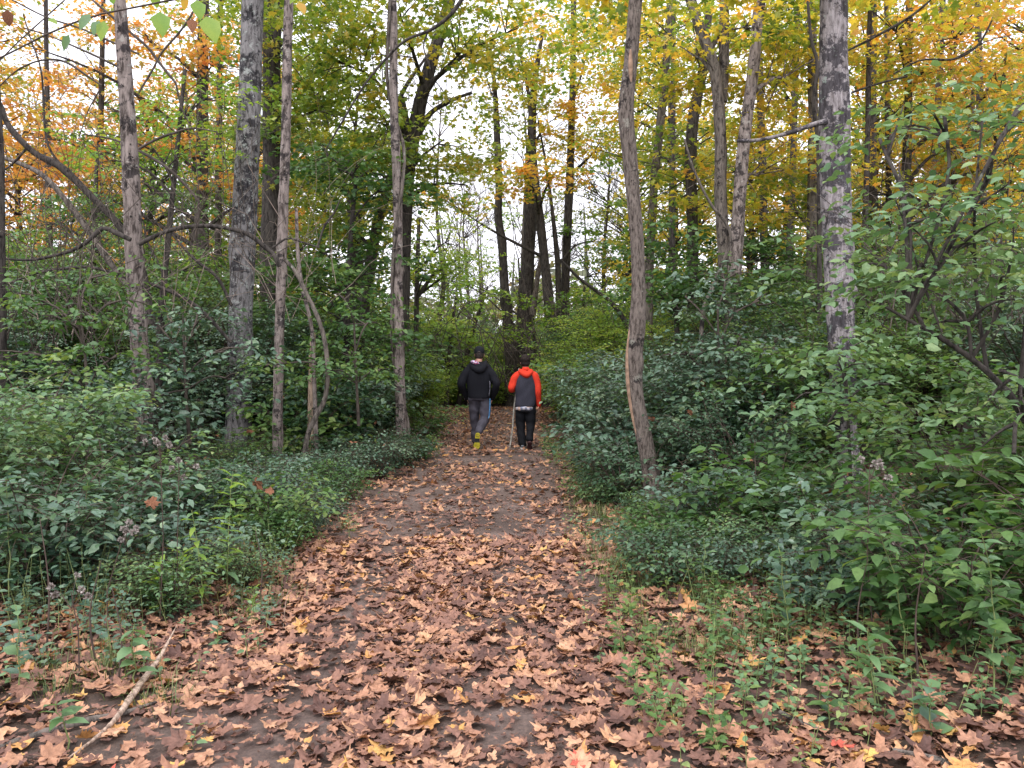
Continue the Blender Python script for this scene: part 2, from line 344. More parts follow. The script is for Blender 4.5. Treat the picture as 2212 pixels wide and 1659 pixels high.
# ------------------------------------------------------------------ ground
def axis_pts(segs):
    out = []
    for a, b, st in segs: out.append(np.arange(a, b, st))
    return np.concatenate(out + [[segs[-1][1]]])
gx = axis_pts([(-220, -40, 20), (-40, -12, 2), (-12, -4.5, .25), (-4.5, 4.5, .09), (4.5, 12, .25), (12, 40, 2), (40, 220, 20)])
gy = axis_pts([(-60, -4, 8), (-4, 1.5, .5), (1.5, 14, .1), (14, 30, .2), (30, 60, 2), (60, 300, 24)])
X, Y = np.meshgrid(gx, gy); Z = ground_z(X, Y)
Z = Z + .006 * np.sin(X * 17 + 3 * np.sin(Y * 5)) * np.sin(Y * 19 + 2 * np.sin(X * 7)) + .004 * np.sin(X * 41 + Y * 23)
g = MB(); nx = len(gx); i, j = np.meshgrid(np.arange(len(gy) - 1), np.arange(nx - 1), indexing='ij')
k = i * nx + j; g.add(np.stack([X, Y, Z], -1).reshape(-1, 3), np.stack([k, k + 1, k + nx + 1, k + nx], -1).reshape(-1, 4))
m, t = mat_new('forest_soil'); L = t.links.new
tc = N(t, 'ShaderNodeTexCoord'); n1 = N(t, 'ShaderNodeTexNoise', i_Scale=1.1, i_Detail=6.0, i_Roughness=.65); L(tc.outputs['Object'], n1.inputs['Vector'])
n2 = N(t, 'ShaderNodeTexNoise', i_Scale=45.0, i_Detail=9.0, i_Roughness=.8); L(tc.outputs['Object'], n2.inputs['Vector'])
r1 = ramp(t, [(.35, (.062, .042, .034)), (.5, (.11, .078, .066)), (.62, (.16, .122, .108))]); L(n1.outputs[0], r1.inputs[0])
r2 = ramp(t, [(.3, (.45, .42, .4)), (.5, (.95, .9, .88)), (.72, (1.7, 1.5, 1.35))]); L(n2.outputs[0], r2.inputs[0])
mx = N(t, 'ShaderNodeMix', data_type='RGBA', blend_type='MULTIPLY'); mx.inputs[0].default_value = 1; L(r1.outputs[0], mx.inputs[6]); L(r2.outputs[0], mx.inputs[7])
sx = N(t, 'ShaderNodeSeparateXYZ'); L(tc.outputs['Object'], sx.inputs[0])
# humus and rotted leaves away from the trodden strip
pd = N(t, 'ShaderNodeMath', operation='MULTIPLY_ADD'); L(sx.outputs[1], pd.inputs[0]); pd.inputs[1].default_value = .0145; pd.inputs[2].default_value = .36
ps = N(t, 'ShaderNodeMath', operation='ADD'); L(sx.outputs[0], ps.inputs[0]); L(pd.outputs[0], ps.inputs[1]); pa = N(t, 'ShaderNodeMath', operation='ABSOLUTE'); L(ps.outputs[0], pa.inputs[0])
pn = N(t, 'ShaderNodeMath', operation='MULTIPLY_ADD'); L(n1.outputs[0], pn.inputs[0]); pn.inputs[1].default_value = 1.6; L(pa.outputs[0], pn.inputs[2])
py_ = N(t, 'ShaderNodeMapRange'); L(sx.outputs[1], py_.inputs[0]); py_.inputs[1].default_value = 26; py_.inputs[2].default_value = 30
pm = N(t, 'ShaderNodeMapRange'); L(pn.outputs[0], pm.inputs[0]); pm.inputs[1].default_value = 1.7; pm.inputs[2].default_value = 2.5
mxm = N(t, 'ShaderNodeMath', operation='MAXIMUM'); L(py_.outputs[0], mxm.inputs[0]); L(pm.outputs[0], mxm.inputs[1])
r3 = ramp(t, [(.3, (.022, .016, .011)), (.5, (.06, .038, .026)), (.7, (.13, .075, .048))]); L(n2.outputs[0], r3.inputs[0])
mz = N(t, 'ShaderNodeMix', data_type='RGBA'); L(mxm.outputs[0], mz.inputs[0]); L(mx.outputs[2], mz.inputs[6]); L(r3.outputs[0], mz.inputs[7])
pb = N(t, 'ShaderNodeBsdfPrincipled'); pb.inputs['Roughness'].default_value = .85; L(mz.outputs[2], pb.inputs['Base Color'])
bu = N(t, 'ShaderNodeBump'); bu.inputs['Strength'].default_value = .8; bu.inputs['Distance'].default_value = .015; L(n2.outputs[0], bu.inputs['Height']); L(bu.outputs[0], pb.inputs['Normal'])
o = N(t, 'ShaderNodeOutputMaterial'); L(pb.outputs[0], o.inputs[0]); M['soil'] = m
ground = link('ground', g.mesh('ground'), M['soil']); TRIS[0] += g.tris(); ground['kind'] = 'structure'

# ------------------------------------------------------------------ fallen leaves
LT = [T_litter(100 + q, torn=(q % 2 == 1)) for q in range(15)]
def litter_points(n, y0, y1, rng):
    """density falls away from the trodden strip, worn tracks stay half bare"""
    out = []
    while sum(map(len, out)) < n:
        m = n * 2; y = np.sqrt(rng.uniform(y0 ** 2, y1 ** 2, m)) if y1 < 9 else rng.uniform(y0, y1, m)
        half = np.minimum(.66 * y + .6, 4.6); x = rng.uniform(-1, 1, m) * half
        d = np.abs(x - path_x(y)) / path_hw(y)
        p = np.where(d < 1.25, 1.0, np.exp(-(d - 1.25) / (1.6 if y0 < 4.8 else .45)))
        p = np.maximum(p, np.where(y < 5.6, .85, .2))
        q = np.column_stack([x, y * .7, np.zeros(m)])
        nz = smooth_noise(q, 5, 2.1) * .5 + smooth_noise(q, 6, 5.0) * .35
        tr = np.exp(-((x - path_x(y) + .52) / .2) ** 2) + .8 * np.exp(-((x - path_x(y) - .42) / .16) ** 2)
        p = p * np.clip(.8 + .9 * nz + np.clip(5.2 - y, 0, 1.2) * .35, .12, 1) * (1 - .62 * np.clip(tr, 0, 1) * np.clip((11 - y) / 3, .25, 1))
        k = rng.uniform(0, 1, m) < p; out.append(np.column_stack([x[k], y[k]]))
    return np.concatenate(out)[:n]
def litter_xf(P, rng, smin, smax):
    n = len(P); s = smin + (smax - smin) * rng.beta(1.5, 2.5, n)
    a = rng.uniform(0, 2 * PI, n); tl = rng.normal(0, .17, (n, 2)); big = rng.uniform(0, 1, n) < .12; tl[big] *= 2.2
    yd = np.column_stack([np.cos(a), np.sin(a), tl[:, 0]]); nr = np.column_stack([rng.normal(0, .18, n), rng.normal(0, .18, n), np.ones(n)])
    nr[big, 0] += rng.normal(0, .4, big.sum()); nr[big, 1] += rng.normal(0, .4, big.sum()); z = ground_z(P[:, 0], P[:, 1]) + rng.uniform(.004, .03, n) 
    r = np.clip(rng.beta(1.15, 1.35, n) * .8, 0, 1); sp = rng.uniform(0, 1, n); r = np.where(sp > .96, rng.uniform(.8, 1, n), r)
    return np.column_stack([P, z]), yd, nr, s, r
ra = np.random.default_rng(21)
near = litter_points(14000, 2.6, 7.0, ra); pos, yd, nr, s, r = litter_xf(near, ra, .032, .14)
size_px = s / near[:, 1] * FPX * (np.abs(near[:, 0]) < .60 * near[:, 1]); order = np.argsort(-size_px); single = order[:300]; rest = order[300:]
# the three hundred largest: each leaf its own piece of the ground
meshes = []
for q, (v, f) in enumerate(LT):
    mb = MB(); mb.add(v, f, .5); meshes.append(mb.mesh('fallen_leaf')); TRIS[0] += mb.tris()
shade_mats = []
for q in range(14):
    mm = M['litter_piece'].copy(); mm.name = 'leaf_fallen_tone'; shade_mats.append(mm)
    for nd in mm.node_tree.nodes:
        if nd.bl_idname == 'ShaderNodeAttribute': nd.attribute_name = 'none_set'
    rp_ = [nd for nd in mm.node_tree.nodes if nd.bl_idname == 'ShaderNodeMath' and nd.operation == 'ADD' and not nd.use_clamp][0]
    for lk in list(rp_.inputs[0].links): mm.node_tree.links.remove(lk)
    rp_.inputs[0].default_value = (q + .5) / 14
m_red = plain_mat('leaf_fallen_red', (.42, .09, .06), noise=.25, scale=25); m_yel = plain_mat('leaf_fallen_yellow', (.55, .34, .10), noise=.2, scale=25)
for k in single:
    q = int(ra.integers(len(LT))); tone = shade_mats[min(13, int(r[k] * 14))]; u = ra.uniform()
    if u < .01: tone = m_red
    elif u < .03: tone = m_yel
    o = link('leaf', meshes[q], tone, ground)
    Yv = Vector(yd[k]).normalized(); Zv = Vector(nr[k]); Xv = Yv.cross(Zv).normalized(); Zv = Xv.cross(Yv)
    mt_ = Matrix((Xv, Yv, Zv)).transposed().to_4x4(); mt_ = Matrix.Translation(pos[k] + np.array([0, 0, .012])) @ mt_ @ Matrix.Scale(float(s[k]), 4)
    o.matrix_local = mt_
lm = MB()
def reduce_(v, f):   # outer ring and centre only
    n = 30; o = v[:n]; c = v[3 * n:3 * n + 1]; j = np.arange(n); return np.vstack([o, c]), np.stack([j, (j + 1) % n, np.full(n, n)], -1)
LM = [reduce_(*q) for q in LT]
def simplify(v, f, st):
    n = 30; o = v[:n:st]; c = v[3 * n:3 * n + 1]; j = np.arange(len(o)); return np.vstack([o, c]), np.stack([j, (j + 1) % len(o), np.full(len(o), len(o))], -1)
LS = [simplify(v, f, 2) for v, f in LT]; LF = [simplify(v, f, 3) for v, f in LT]; LB = [simplify(v, f, 5) for v, f in LT]
for sub, TT in ((rest[:700], LT), (rest[700:4500], LM), (rest[4500:], LS)):
    grp = ra.integers(0, len(LT), len(sub))
    for q in range(len(LT)):
        k = sub[grp == q]; leaves(lm, TT[q], pos[k], yd[k], nr[k], s[k], r[k])
far = litter_points(14500, 6.6, 27.5, ra); pos, yd, nr, s, r = litter_xf(far, ra, .045, .15)
grp = ra.integers(0, len(LT), len(far))
for q in range(len(LT)):
    k = grp == q; leaves(lm, LF[q], pos[k], yd[k], nr[k], s[k], r[k])
# crumbled bits
bits = litter_points(14000, 2.6, 9.0, ra); pos, yd, nr, s, r = litter_xf(bits, ra, .015, .055)
grp = ra.integers(0, len(LT), len(bits))
for q in range(len(LT)):
    k = grp == q; leaves(lm, LB[q], pos[k] - np.array([0, 0, .004]), yd[k], nr[k], s[k], r[k] * .7)
ll = link('leaf_litter', lm.mesh('leaf_litter'), M['litter']); TRIS[0] += lm.tris()
tag(ll, 'dry brown and orange maple leaves strewn over the path', 'fallen leaves', kind='stuff')

# ------------------------------------------------------------------ grass and low ground cover
rg = np.random.default_rng(31)
def margin_points(n, rng, y0, y1, d0, d1, side=None, noise_seed=9, thr=.0, sc=1.6):
    out = []
    while sum(map(len, out)) < n:
        m = 4 * n; y = y0 + (y1 - y0) * rng.uniform(0, 1, m) ** 1.3; sd = rng.choice([-1, 1], m) if side is None else np.full(m, side)
        d = rng.uniform(d0, d1, m); x = path_x(y) + sd * (path_hw(y) + d)
        q = np.column_stack([x, y, np.zeros(m)]); k = (smooth_noise(q, noise_seed, sc) > thr); out.append(np.column_stack([x[k], y[k]]))
    return np.concatenate(out)[:n]
gm = MB()
tufts = np.vstack([margin_points(130, rg, 4.2, 9.5, .0, .9, 1, 19, -.1), margin_points(150, rg, 3.6, 11, .0, 1.5, 1, 9, .0), margin_points(60, rg, 3.6, 10, -.05, .8, -1, 10, .2)])
nb = 34; c = np.repeat(tufts, nb, 0); m = len(c); a = rg.uniform(0, 2 * PI, m); rr = np.abs(rg.normal(0, .10, m))
bx = c[:, 0] + np.cos(a) * rr; by = c[:, 1] + np.sin(a) * rr; h = rg.uniform(.03, .11, m); a2 = a + rg.normal(0, .6, m)
b0 = np.column_stack([bx, by, ground_z(bx, by)]); dr = np.column_stack([np.cos(a2), np.sin(a2), np.zeros(m)]); sdv = np.column_stack([-np.sin(a2), np.cos(a2), np.zeros(m)])
w_ = .0022; p1 = b0 + dr * h[:, None] * .25 + np.array([0, 0, 1]) * h[:, None] * .7; p2 = b0 + dr * h[:, None] * rg.uniform(.5, 1.1, (m, 1)) + np.array([0, 0, 1]) * h[:, None] * rg.uniform(.6, 1, (m, 1))
v = np.stack([b0 - sdv * w_, b0 + sdv * w_, p1 + sdv * w_ * .8, p1 - sdv * w_ * .8, p2], 1).reshape(-1, 3); kk = np.arange(m) * 5
gm.add(v, np.concatenate([np.stack([kk, kk + 1, kk + 2], -1), np.stack([kk, kk + 2, kk + 3], -1), np.stack([kk + 3, kk + 2, kk + 4], -1)]), np.repeat(rg.uniform(0, 1, m), 5))
gr = link('grass', gm.mesh('grass'), M['grass']); TRIS[0] += gm.tris(); tag(gr, 'thin trampled grass tufts along both edges of the path', 'grass', kind='stuff')

def off_sticks(p):
    a_, b_ = np.array([-1.15, 3.1]), np.array([-1.75, 4.7]); t_ = np.clip(((p - a_) @ (b_ - a_)) / ((b_ - a_) @ (b_ - a_)), 0, 1)[:, None]
    d1 = np.linalg.norm(p - (a_ + (b_ - a_) * t_), axis=1); return p[(d1 > .3) & ~((p[:, 1] < 3.9) & (p[:, 0] > -2.4))]
pm_ = MB(); ps = litter_points(420, 2.7, 9, rg); ov = np.array([[1, 0, 0], [0, 1, 0], [-1, 0, 0], [0, -1, 0], [0, 0, .7], [0, 0, -.4]]); of = np.array([[0, 1, 4], [1, 2, 4], [2, 3, 4], [3, 0, 4], [1, 0, 5], [2, 1, 5], [3, 2, 5], [0, 3, 5]])
for p_ in ps: 
    s_ = rg.uniform(.005, .016); pm_.add((ov + rg.normal(0, .18, ov.shape)) * s_ * [1, rg.uniform(.6, 1.2), 1] + [p_[0], p_[1], float(ground_z(p_[0], p_[1])) + .004], of)
go_ = link('gravel', pm_.mesh('gravel', smooth=False), plain_mat('pebble_stone', (.24, .21, .195), noise=.5, scale=14)); tag(go_, 'small pebbles in the bare soil of the path', 'gravel', kind='stuff')
def herbs(name, label, pts, rng, mat, hmin, hmax, size, nlev=5):
    ml, mt = MB(), MB(); n = len(pts); b = np.column_stack([pts, ground_z(pts[:, 0], pts[:, 1])]); h = rng.uniform(hmin, hmax, n)
    lean = rng.normal(0, .18, (n, 2)); top = b + np.column_stack([lean * h[:, None], h]); tt = np.array([0, .5, 1])[None, :, None]
    twigs(mt, b[:, None, :] * (1 - tt) + top[:, None, :] * tt, np.broadcast_to(np.array([[.0022, .0018, .001]]), (n, 3)))
    base = rng.uniform(0, 1, n)
    for q in range(nlev):
        f = (q + 1) / nlev; p = b + (top - b) * f
        for sgn in (0, PI):
            a = q * PI / 2 + sgn + rng.normal(0, .4, n) + base * 6; yd = np.column_stack([np.cos(a), np.sin(a), rng.normal(.15, .25, n)])
            nr = np.column_stack([rng.normal(0, .3, (n, 2)), np.ones(n)]); leaves(ml, 'ovate', p + yd * .012, yd, nr, size * rng.uniform(.6, 1.25, n) * (1.15 - .35 * f), base * .5 + rng.uniform(0, .5, n))
    o = link(name, ml.mesh(name), mat); TRIS[0] += ml.tris() + mt.tris(); tag(o, label, 'ground cover', kind='stuff')
    o2 = link('stems', mt.mesh('stems'), M['stem_green'], o); o2['kind'] = 'stuff'
herbs('undergrowth', 'low green weeds along the left edge of the path', margin_points(800, rg, 3.1, 15, .05, 2.6, -1, 12, -.2), rg, M['shrub_blue'], .08, .42, .05)
herbs('undergrowth', 'sparse weeds over the dark soil at the lower left', off_sticks(np.column_stack([rg.uniform(-3.2, -1.35, 240), rg.uniform(3.0, 5.2, 240)])), rg, M['shrub_blue'], .06, .32, .05)
herbs('undergrowth', 'sparse weeds among the leaves at the lower right', np.column_stack([rg.uniform(1.0, 3.0, 230), rg.uniform(3.3, 5.0, 230)]), rg, M['shrub_pale'], .05, .25, .045)
herbs('undergrowth', 'low green weeds along the right edge of the path', margin_points(760, rg, 3.1, 15, -.12, 2.8, 1, 13, -.2), rg, M['shrub_green'], .08, .36, .05)
herbs('seedlings', 'scattered small pale seedlings among the fallen leaves', margin_points(170, rg, 3.0, 9, -.2, 1.6, None, 14, -.3, 3), rg, M['shrub_pale'], .05, .2, .04, 3)

# ------------------------------------------------------------------ tree trunks
def ext_path(pts, Yd, top_z, w_top=None, lean_top=(0, 0)):
    """(px, py, width) list along a trunk seen at distance Yd -> 3D points and radii, continued to the ground and up to top_z"""
    P = []; rad = []
    for q in pts:
        Yq = q[3] if len(q) > 3 else Yd
        P.append(W(q[0], q[1], Yq)); rad.append(q[2] * .5 * 1024 / 2212 / FPX * Yq)
    P = np.array(P); rad = np.array(rad)
    if P[0, 2] > P[-1, 2]: P = P[::-1]; rad = rad[::-1]
    return P, rad
def trunk_mesh(P, rad, seed, sides=16, step=.06, rough=.05, knots=3, flare=True, ground=True, top_z=None):
    r = np.random.default_rng(seed)
    if ground and P[0, 2] > .05:
        d = (P[0] - P[min(2, len(P) - 1)]); d = d / max(abs(d[2]), .3); gz = float(ground_z(P[0, 0], P[0, 1])) - .12
        h = P[0, 2] - gz; q = P[0] + np.array([d[0], d[1], 0]) * h * .35; q[2] = gz; P = np.vstack([q, P]); rad = np.concatenate([[rad[0] * 1.12], rad])
    elif ground: P[0, 2] = min(P[0, 2], float(ground_z(P[0, 0], P[0, 1])) - .1)
    if top_z is not None and P[-1, 2] < top_z:
        d = norm(P[-1] - P[-2]); d = norm(d * .6 + np.array([0, 0, .6])); kk = (top_z - P[-1, 2]) / d[2]
        a = P[-1] + d * kk * .5 + r.normal(0, .12, 3) * [1, 1, 0]; b = P[-1] + d * kk + r.normal(0, .25, 3) * [1, 1, 0]
        P = np.vstack([P, a, b]); rad = np.concatenate([rad, [rad[-1] * .75, rad[-1] * .3]])
    n = max(8, int(np.linalg.norm(np.diff(P, axis=0), axis=1).sum() / step))
    Q = spline(np.column_stack([P, rad]), n); ra_ = np.maximum(Q[:, 3], .004); Q = Q[:, :3]
    R0 = ra_.mean(); kn = [(r.uniform(.2, 3.6), r.uniform(0, 2 * PI), r.uniform(.12, .32), r.uniform(.7, 1.6)) for _ in range(knots)]
    ph = r.uniform(0, 6.28, 8)
    def fn(PP, th):
        z = PP[:, 2][:, None]; T = th[None, :]; o = 1 + rough * (.9 * np.sin(2 * T + ph[0] + z * .9) + .7 * np.sin(3 * T + ph[1] - z * 1.7) + .5 * np.sin(5 * T + ph[2] + z * 2.6) + .45 * np.sin(9 * T + ph[3] + 3 * np.sin(z * 2.1)) + .35 * np.sin(z * 7 + ph[4] + 2 * T))
        if sides >= 20: o = o + rough * .5 * np.sin(14 * T + ph[5] + 2 * np.sin(z * 5 + T * 2)) + r.normal(0, rough * .25, o.shape)
        for kz, ka, amp, sg in kn: o = o + amp * np.exp(-((z - kz) / (R0 * sg)) ** 2) * np.exp(-((np.angle(np.exp(1j * (T - ka)))) / .75) ** 2)
        if flare: o = o + .8 * np.exp(-np.clip(z, -.2, 9) / .17) * (.55 + .45 * np.sin(4 * T + ph[6]))
        return o
    mb = MB(); tube(mb, Q, ra_, sides, fn); return mb, Q, ra_
def limb_tube(mb, A, B, r0, r1, rng, sag=.1, n=7, sides=5, mid=None):
    L_ = np.linalg.norm(B - A); c = (A + B) / 2 + rng.normal(0, .05 * L_, 3) + np.array([0, 0, sag * L_]) if mid is None else mid
    Q = spline(np.array([A, c, B]), n); tube(mb, Q, np.linspace(r0, r1, n), sides); return Q

class Tree:
    def __init__(s, name, label, cat, seed, group=None): s.name, s.label, s.cat, s.group, s.seed = name, label, cat, group, seed; s.rng = np.random.default_rng(seed); s.root = None; s.axis = []
    def trunk(s, pts, Yd, mat, top_z=None, pname='trunk', **kw):
        P, rad = ext_path(pts, Yd, top_z); mb, Q, rr = trunk_mesh(P.copy(), rad.copy(), s.seed + len(s.axis), top_z=top_z, **kw)
        if s.root is None: s.root = thing(s.name, s.label, s.cat, (float(Q[0, 0]), float(Q[0, 1]), float(ground_z(Q[0, 0], Q[0, 1]))), s.group)
        s.axis.append((Q, rr)); s.mat = mat; s.trunk_obj = part(pname, mb, mat, s.root); return s
    def limb(s, pts, Yd, mat=None, sides=7, name='branch', rough=.06):
        P = np.array([W(q[0], q[1], q[3] if len(q) > 3 else Yd) for q in pts]); rad = np.array([q[2] * .5 * 1024 / 2212 / FPX * Yd for q in pts])
        n = max(8, int(np.linalg.norm(np.diff(P, axis=0), axis=1).sum() / .08)); Q = spline(np.column_stack([P, rad]), n); mb = MB(); ph = s.rng.uniform(0, 6)
        tube(mb, Q[:, :3], np.maximum(Q[:, 3], .002), sides, lambda PP, th: 1 + rough * np.sin(3 * th[None] + PP[:, 2:3] * 5 + ph) + s.rng.normal(0, rough, (len(PP), 1)))
        if s.root is None: s.root = thing(s.name, s.label, s.cat, tuple(float(c) for c in Q[0, :3]), s.group)
        return part(name, mb, mat or s.mat, s.root)
    def crown(s, blobs, mat, tpl='maple', size=.145, per=11, dens=1.0, cname='crown', limbs=True, flat=.13, tw=.5, trad=.003):
        """blobs: (px, py, depth, rx, ry, rz in metres, number of leaves)"""
        ml, mt, mlb = MB(), MB(), MB(); r = s.rng
        for (px, py, Yb, rx, ry, rz, nl) in blobs:
            C = W(px, py, Yb); nl = int(nl * dens); nc = max(3, nl // (per * 9))
            u = norm(r.normal(0, 1, (nc, 3))) * (r.uniform(.1, 1, (nc, 1)) ** .45); cc = C + u * [rx, ry, rz]
            Q, rr = s.axis[int(r.integers(len(s.axis)))]
            # main limb from the trunk into the blob
            dd = np.hypot(Q[:, 0] - C[0], Q[:, 1] - C[1]); zt = C[2] - .45 * dd.min() - .3; kq = int(np.argmin(np.abs(Q[:, 2] - max(zt, 1.2)))); A = Q[kq]
            if limbs:
                mbl = MB(); LQ = limb_tube(mbl, A, C, min(.06, rr[kq] * .55), .012, r, .1, 9, 6); part('branch', mbl, s.mat, s.root)
            else: LQ = np.array([A, C])
            for c in cc:
                k2 = int(np.argmin(np.linalg.norm(LQ - c, axis=1))); k2 = max(0, k2 - 1)
                if limbs and np.linalg.norm(LQ[k2] - c) > .2: limb_tube(mlb, LQ[k2], c, .013, .004, r, .08, 5, 4)
                npz = max(3, int(nl / nc / per)); a = r.uniform(0, 2 * PI, npz); O = c + np.column_stack([np.cos(a), np.sin(a), np.zeros(npz)]) * r.uniform(0, .45, (npz, 1)) + r.normal(0, [.06, .06, flat * .8], (npz, 3))
                D = np.column_stack([np.cos(a), np.sin(a), r.normal(0, .16, npz)]); spray(ml, mt, O, D, tw * r.uniform(.6, 1.3, npz), per, tpl, size, r, lat=size * .55, trad=trad, droop=.22, tilt=.5)
        if limbs and mlb.n:
            o = part('twigs', mlb, s.mat, s.root, 'stuff')
        if mt.n: part('twigs', mt, M['twig'], s.root, 'stuff')
        if ml.n: part(cname, ml, mat, s.root, 'stuff')
        return s

# two narrow sizes keep the hero trunks round
big = Tree('lichen_tree', 'big straight trunk with grey lichen and black blotches on the right', 'tree', 41)
big.trunk([(1798, -60, 54), (1800, 100, 56), (1803, 250, 62), (1805, 400, 62), (1812, 600, 58), (1818, 760, 56), (1822, 900, 54), (1830, 1040, 60), (1834, 1090, 66)], 9.0, M['bark_lichen'], top_z=12, sides=40, step=.03, rough=.022, knots=5)
big.limb([(1786, 262, 14), (1760, 268, 11), (1700, 288, 9), (1640, 302, 8), (1592, 304, 7)], 8.9)
big.crown([(1890, -140, 9.5, 2, 1.5, .8, 1400), (1600, -160, 9.5, 2, 1.5, .8, 1200)], M['yellow'], dens=1)

sin_ = Tree('leaning_tree', 'sinuous slim tan trunk with a bare scar beside the path', 'tree', 42)
sin_.trunk([(1376, -60, 28), (1370, 40, 29), (1362, 140, 29), (1352, 240, 33), (1360, 330, 31), (1368, 420, 29), (1376, 520, 28), (1379, 620, 29), (1376, 700, 35), (1370, 780, 33), (1374, 860, 33), (1388, 930, 35), (1403, 1000, 36), (1412, 1060, 40), (1414, 1110, 45)], 8.3, M['bark_tan'], top_z=11, sides=36, step=.03, rough=.028, knots=4)
# the bare scar: a raised strip of healed wood down its path side
def scar(tree, pts, Yd, off, mat, w):
    mb = MB(); P = np.array([W(a, b, Yd) for a, b in pts]); P[:, 1] -= off; n = 30; Q = spline(P, n); wd = w * np.sin(np.linspace(.12, PI - .12, n)) ** .5
    tube(mb, Q, wd, 8, lambda PP, th: 1 + .18 * np.sin(2 * th[None] + PP[:, 2:3] * 9)); part('scar', mb, mat, tree.root)
scar(sin_, [(1359, 712), (1355, 770), (1357, 840), (1368, 900), (1380, 950), (1390, 992)], 8.3, .03, M['scar'], .024)
scar(sin_, [(1360, 112), (1360, 145), (1361, 182)], 8.3, .068, M['scar'], .02)
sin_.crown([(1450, -120, 8.8, 1.5, 1.4, .7, 900)], M['yellow'])

grey = Tree('grey_tree', 'thick grey trunk blotched with lichen left of the path', 'tree', 43)
grey.trunk([(548, -60, 44), (544, 60, 45), (541, 180, 46), (536, 300, 48), (531, 420, 50), (524, 560, 50), (519, 700, 50), (517, 840, 54), (516, 960, 58), (515, 1010, 62)], 12.0, M['bark_grey'], top_z=14, sides=40, step=.04, rough=.025, knots=4)
grey.crown([(560, -140, 12.5, 2.5, 1.8, 1, 1500)], M['olive'])

dead1 = Tree('dead_tree', 'pale dead trunk full of woodpecker holes at far left', 'tree', 44)
dead1.trunk([(259, -60, 24), (262, 40, 26), (270, 160, 30), (279, 300, 32), (285, 420, 34), (288, 540, 34), (295, 660, 34), (302, 760, 36), (308, 830, 38)], 9.5, M['bark_pale'], top_z=9, sides=30, step=.035, rough=.045, knots=9)
mbk = MB()
for q in range(26):
    Q, rr = dead1.axis[0]; k = int(R.integers(20, len(Q) - 60)); a = R.uniform(-2.6, -.5); p = Q[k] + rr[k] * .99 * np.array([math.cos(a), math.sin(a), 0])
    d = np.array([math.cos(a), math.sin(a), 0]); tube(mbk, np.array([p - d * .012, p + d * .005]), np.array([.009, .013]) * R.uniform(.6, 1.3), 7)
o = part('bark_holes', mbk, plain_mat('hole_dark', (.015, .012, .01)), dead1.root, 'stuff')

thin = Tree('slender_dead_tree', 'slender pale barkless trunk right of the thick grey one', 'tree', 45)
thin.trunk([(624, -60, 18), (621, 100, 19), (618, 260, 20), (614, 400, 21), (609, 540, 22), (605, 680, 21), (602, 800, 21), (600, 900, 22), (600, 985, 24)], 10.5, M['bark_pale'], top_z=9, sides=20, step=.04, rough=.04, knots=5)
snag = Tree('bent_stem', 'thin crooked grey stem bowing outward right of slender trunk', 'tree', 46)
snag.trunk([(615, 560, 8), (640, 590, 8), (665, 640, 8), (688, 690, 9), (702, 740, 9), (708, 800, 10), (702, 860, 10), (680, 905, 11), (664, 945, 11)], 10.2, M['bark_mid'], sides=10, step=.05, knots=1, flare=False)
snag2 = Tree('upright_stem', 'thin grey stem rising beside the crooked one', 'tree', 47)
snag2.trunk([(640, 450, 6), (643, 540, 8), (652, 620, 8), (668, 680, 8), (676, 740, 8), (680, 860, 9)], 10.6, M['bark_pale'], sides=10, step=.05, knots=1, flare=False)
stub = Tree('broken_stub', 'short pale broken stub standing in the left shrubs', 'dead tree', 48)
stub.trunk([(676, 712, 10), (675, 760, 13), (673, 830, 14), (672, 900, 15)], 11, M['deadwood'], sides=12, step=.04, knots=1, flare=False)

vined = Tree('vine_clad_tree', 'dead trunk wrapped by a twisting vine left of the path', 'tree', 49)
vp = [(848, -60, 16), (850, 60, 17), (850, 160, 18), (852, 260, 19), (856, 340, 20), (859, 440, 20), (859, 540, 20), (860, 640, 20), (863, 740, 21), (864, 830, 21), (866, 900, 22)]
vined.trunk(vp, 13.0, M['bark_pale'], top_z=11, sides=22, step=.05, rough=.05, knots=4)
Q, rr = vined.axis[0]; k = np.linspace(6, len(Q) - 4, 120).astype(int); ph = np.linspace(0, 5.2 * PI, 120) + .5 * np.sin(np.linspace(0, 14, 120))
vm = MB(); off = rr[k] + .03 + .035 * np.clip(np.sin(np.linspace(0, 17, 120)), 0, 1)
VQ = Q[k] + off[:, None] * np.column_stack([np.cos(ph), np.sin(ph), np.zeros(120)]); VQ[0, 2] = -.05
tube(vm, spline(VQ, 260), .026, 7, lambda PP, th: 1 + .15 * np.sin(3 * th[None] + PP[:, 2:3] * 8))
vr = thing('twisting_vine', 'thick woody vine twisting up the dead trunk', 'vine', tuple(float(c) for c in VQ[0])); part('stem', vm, M['bark_mid'], vr)

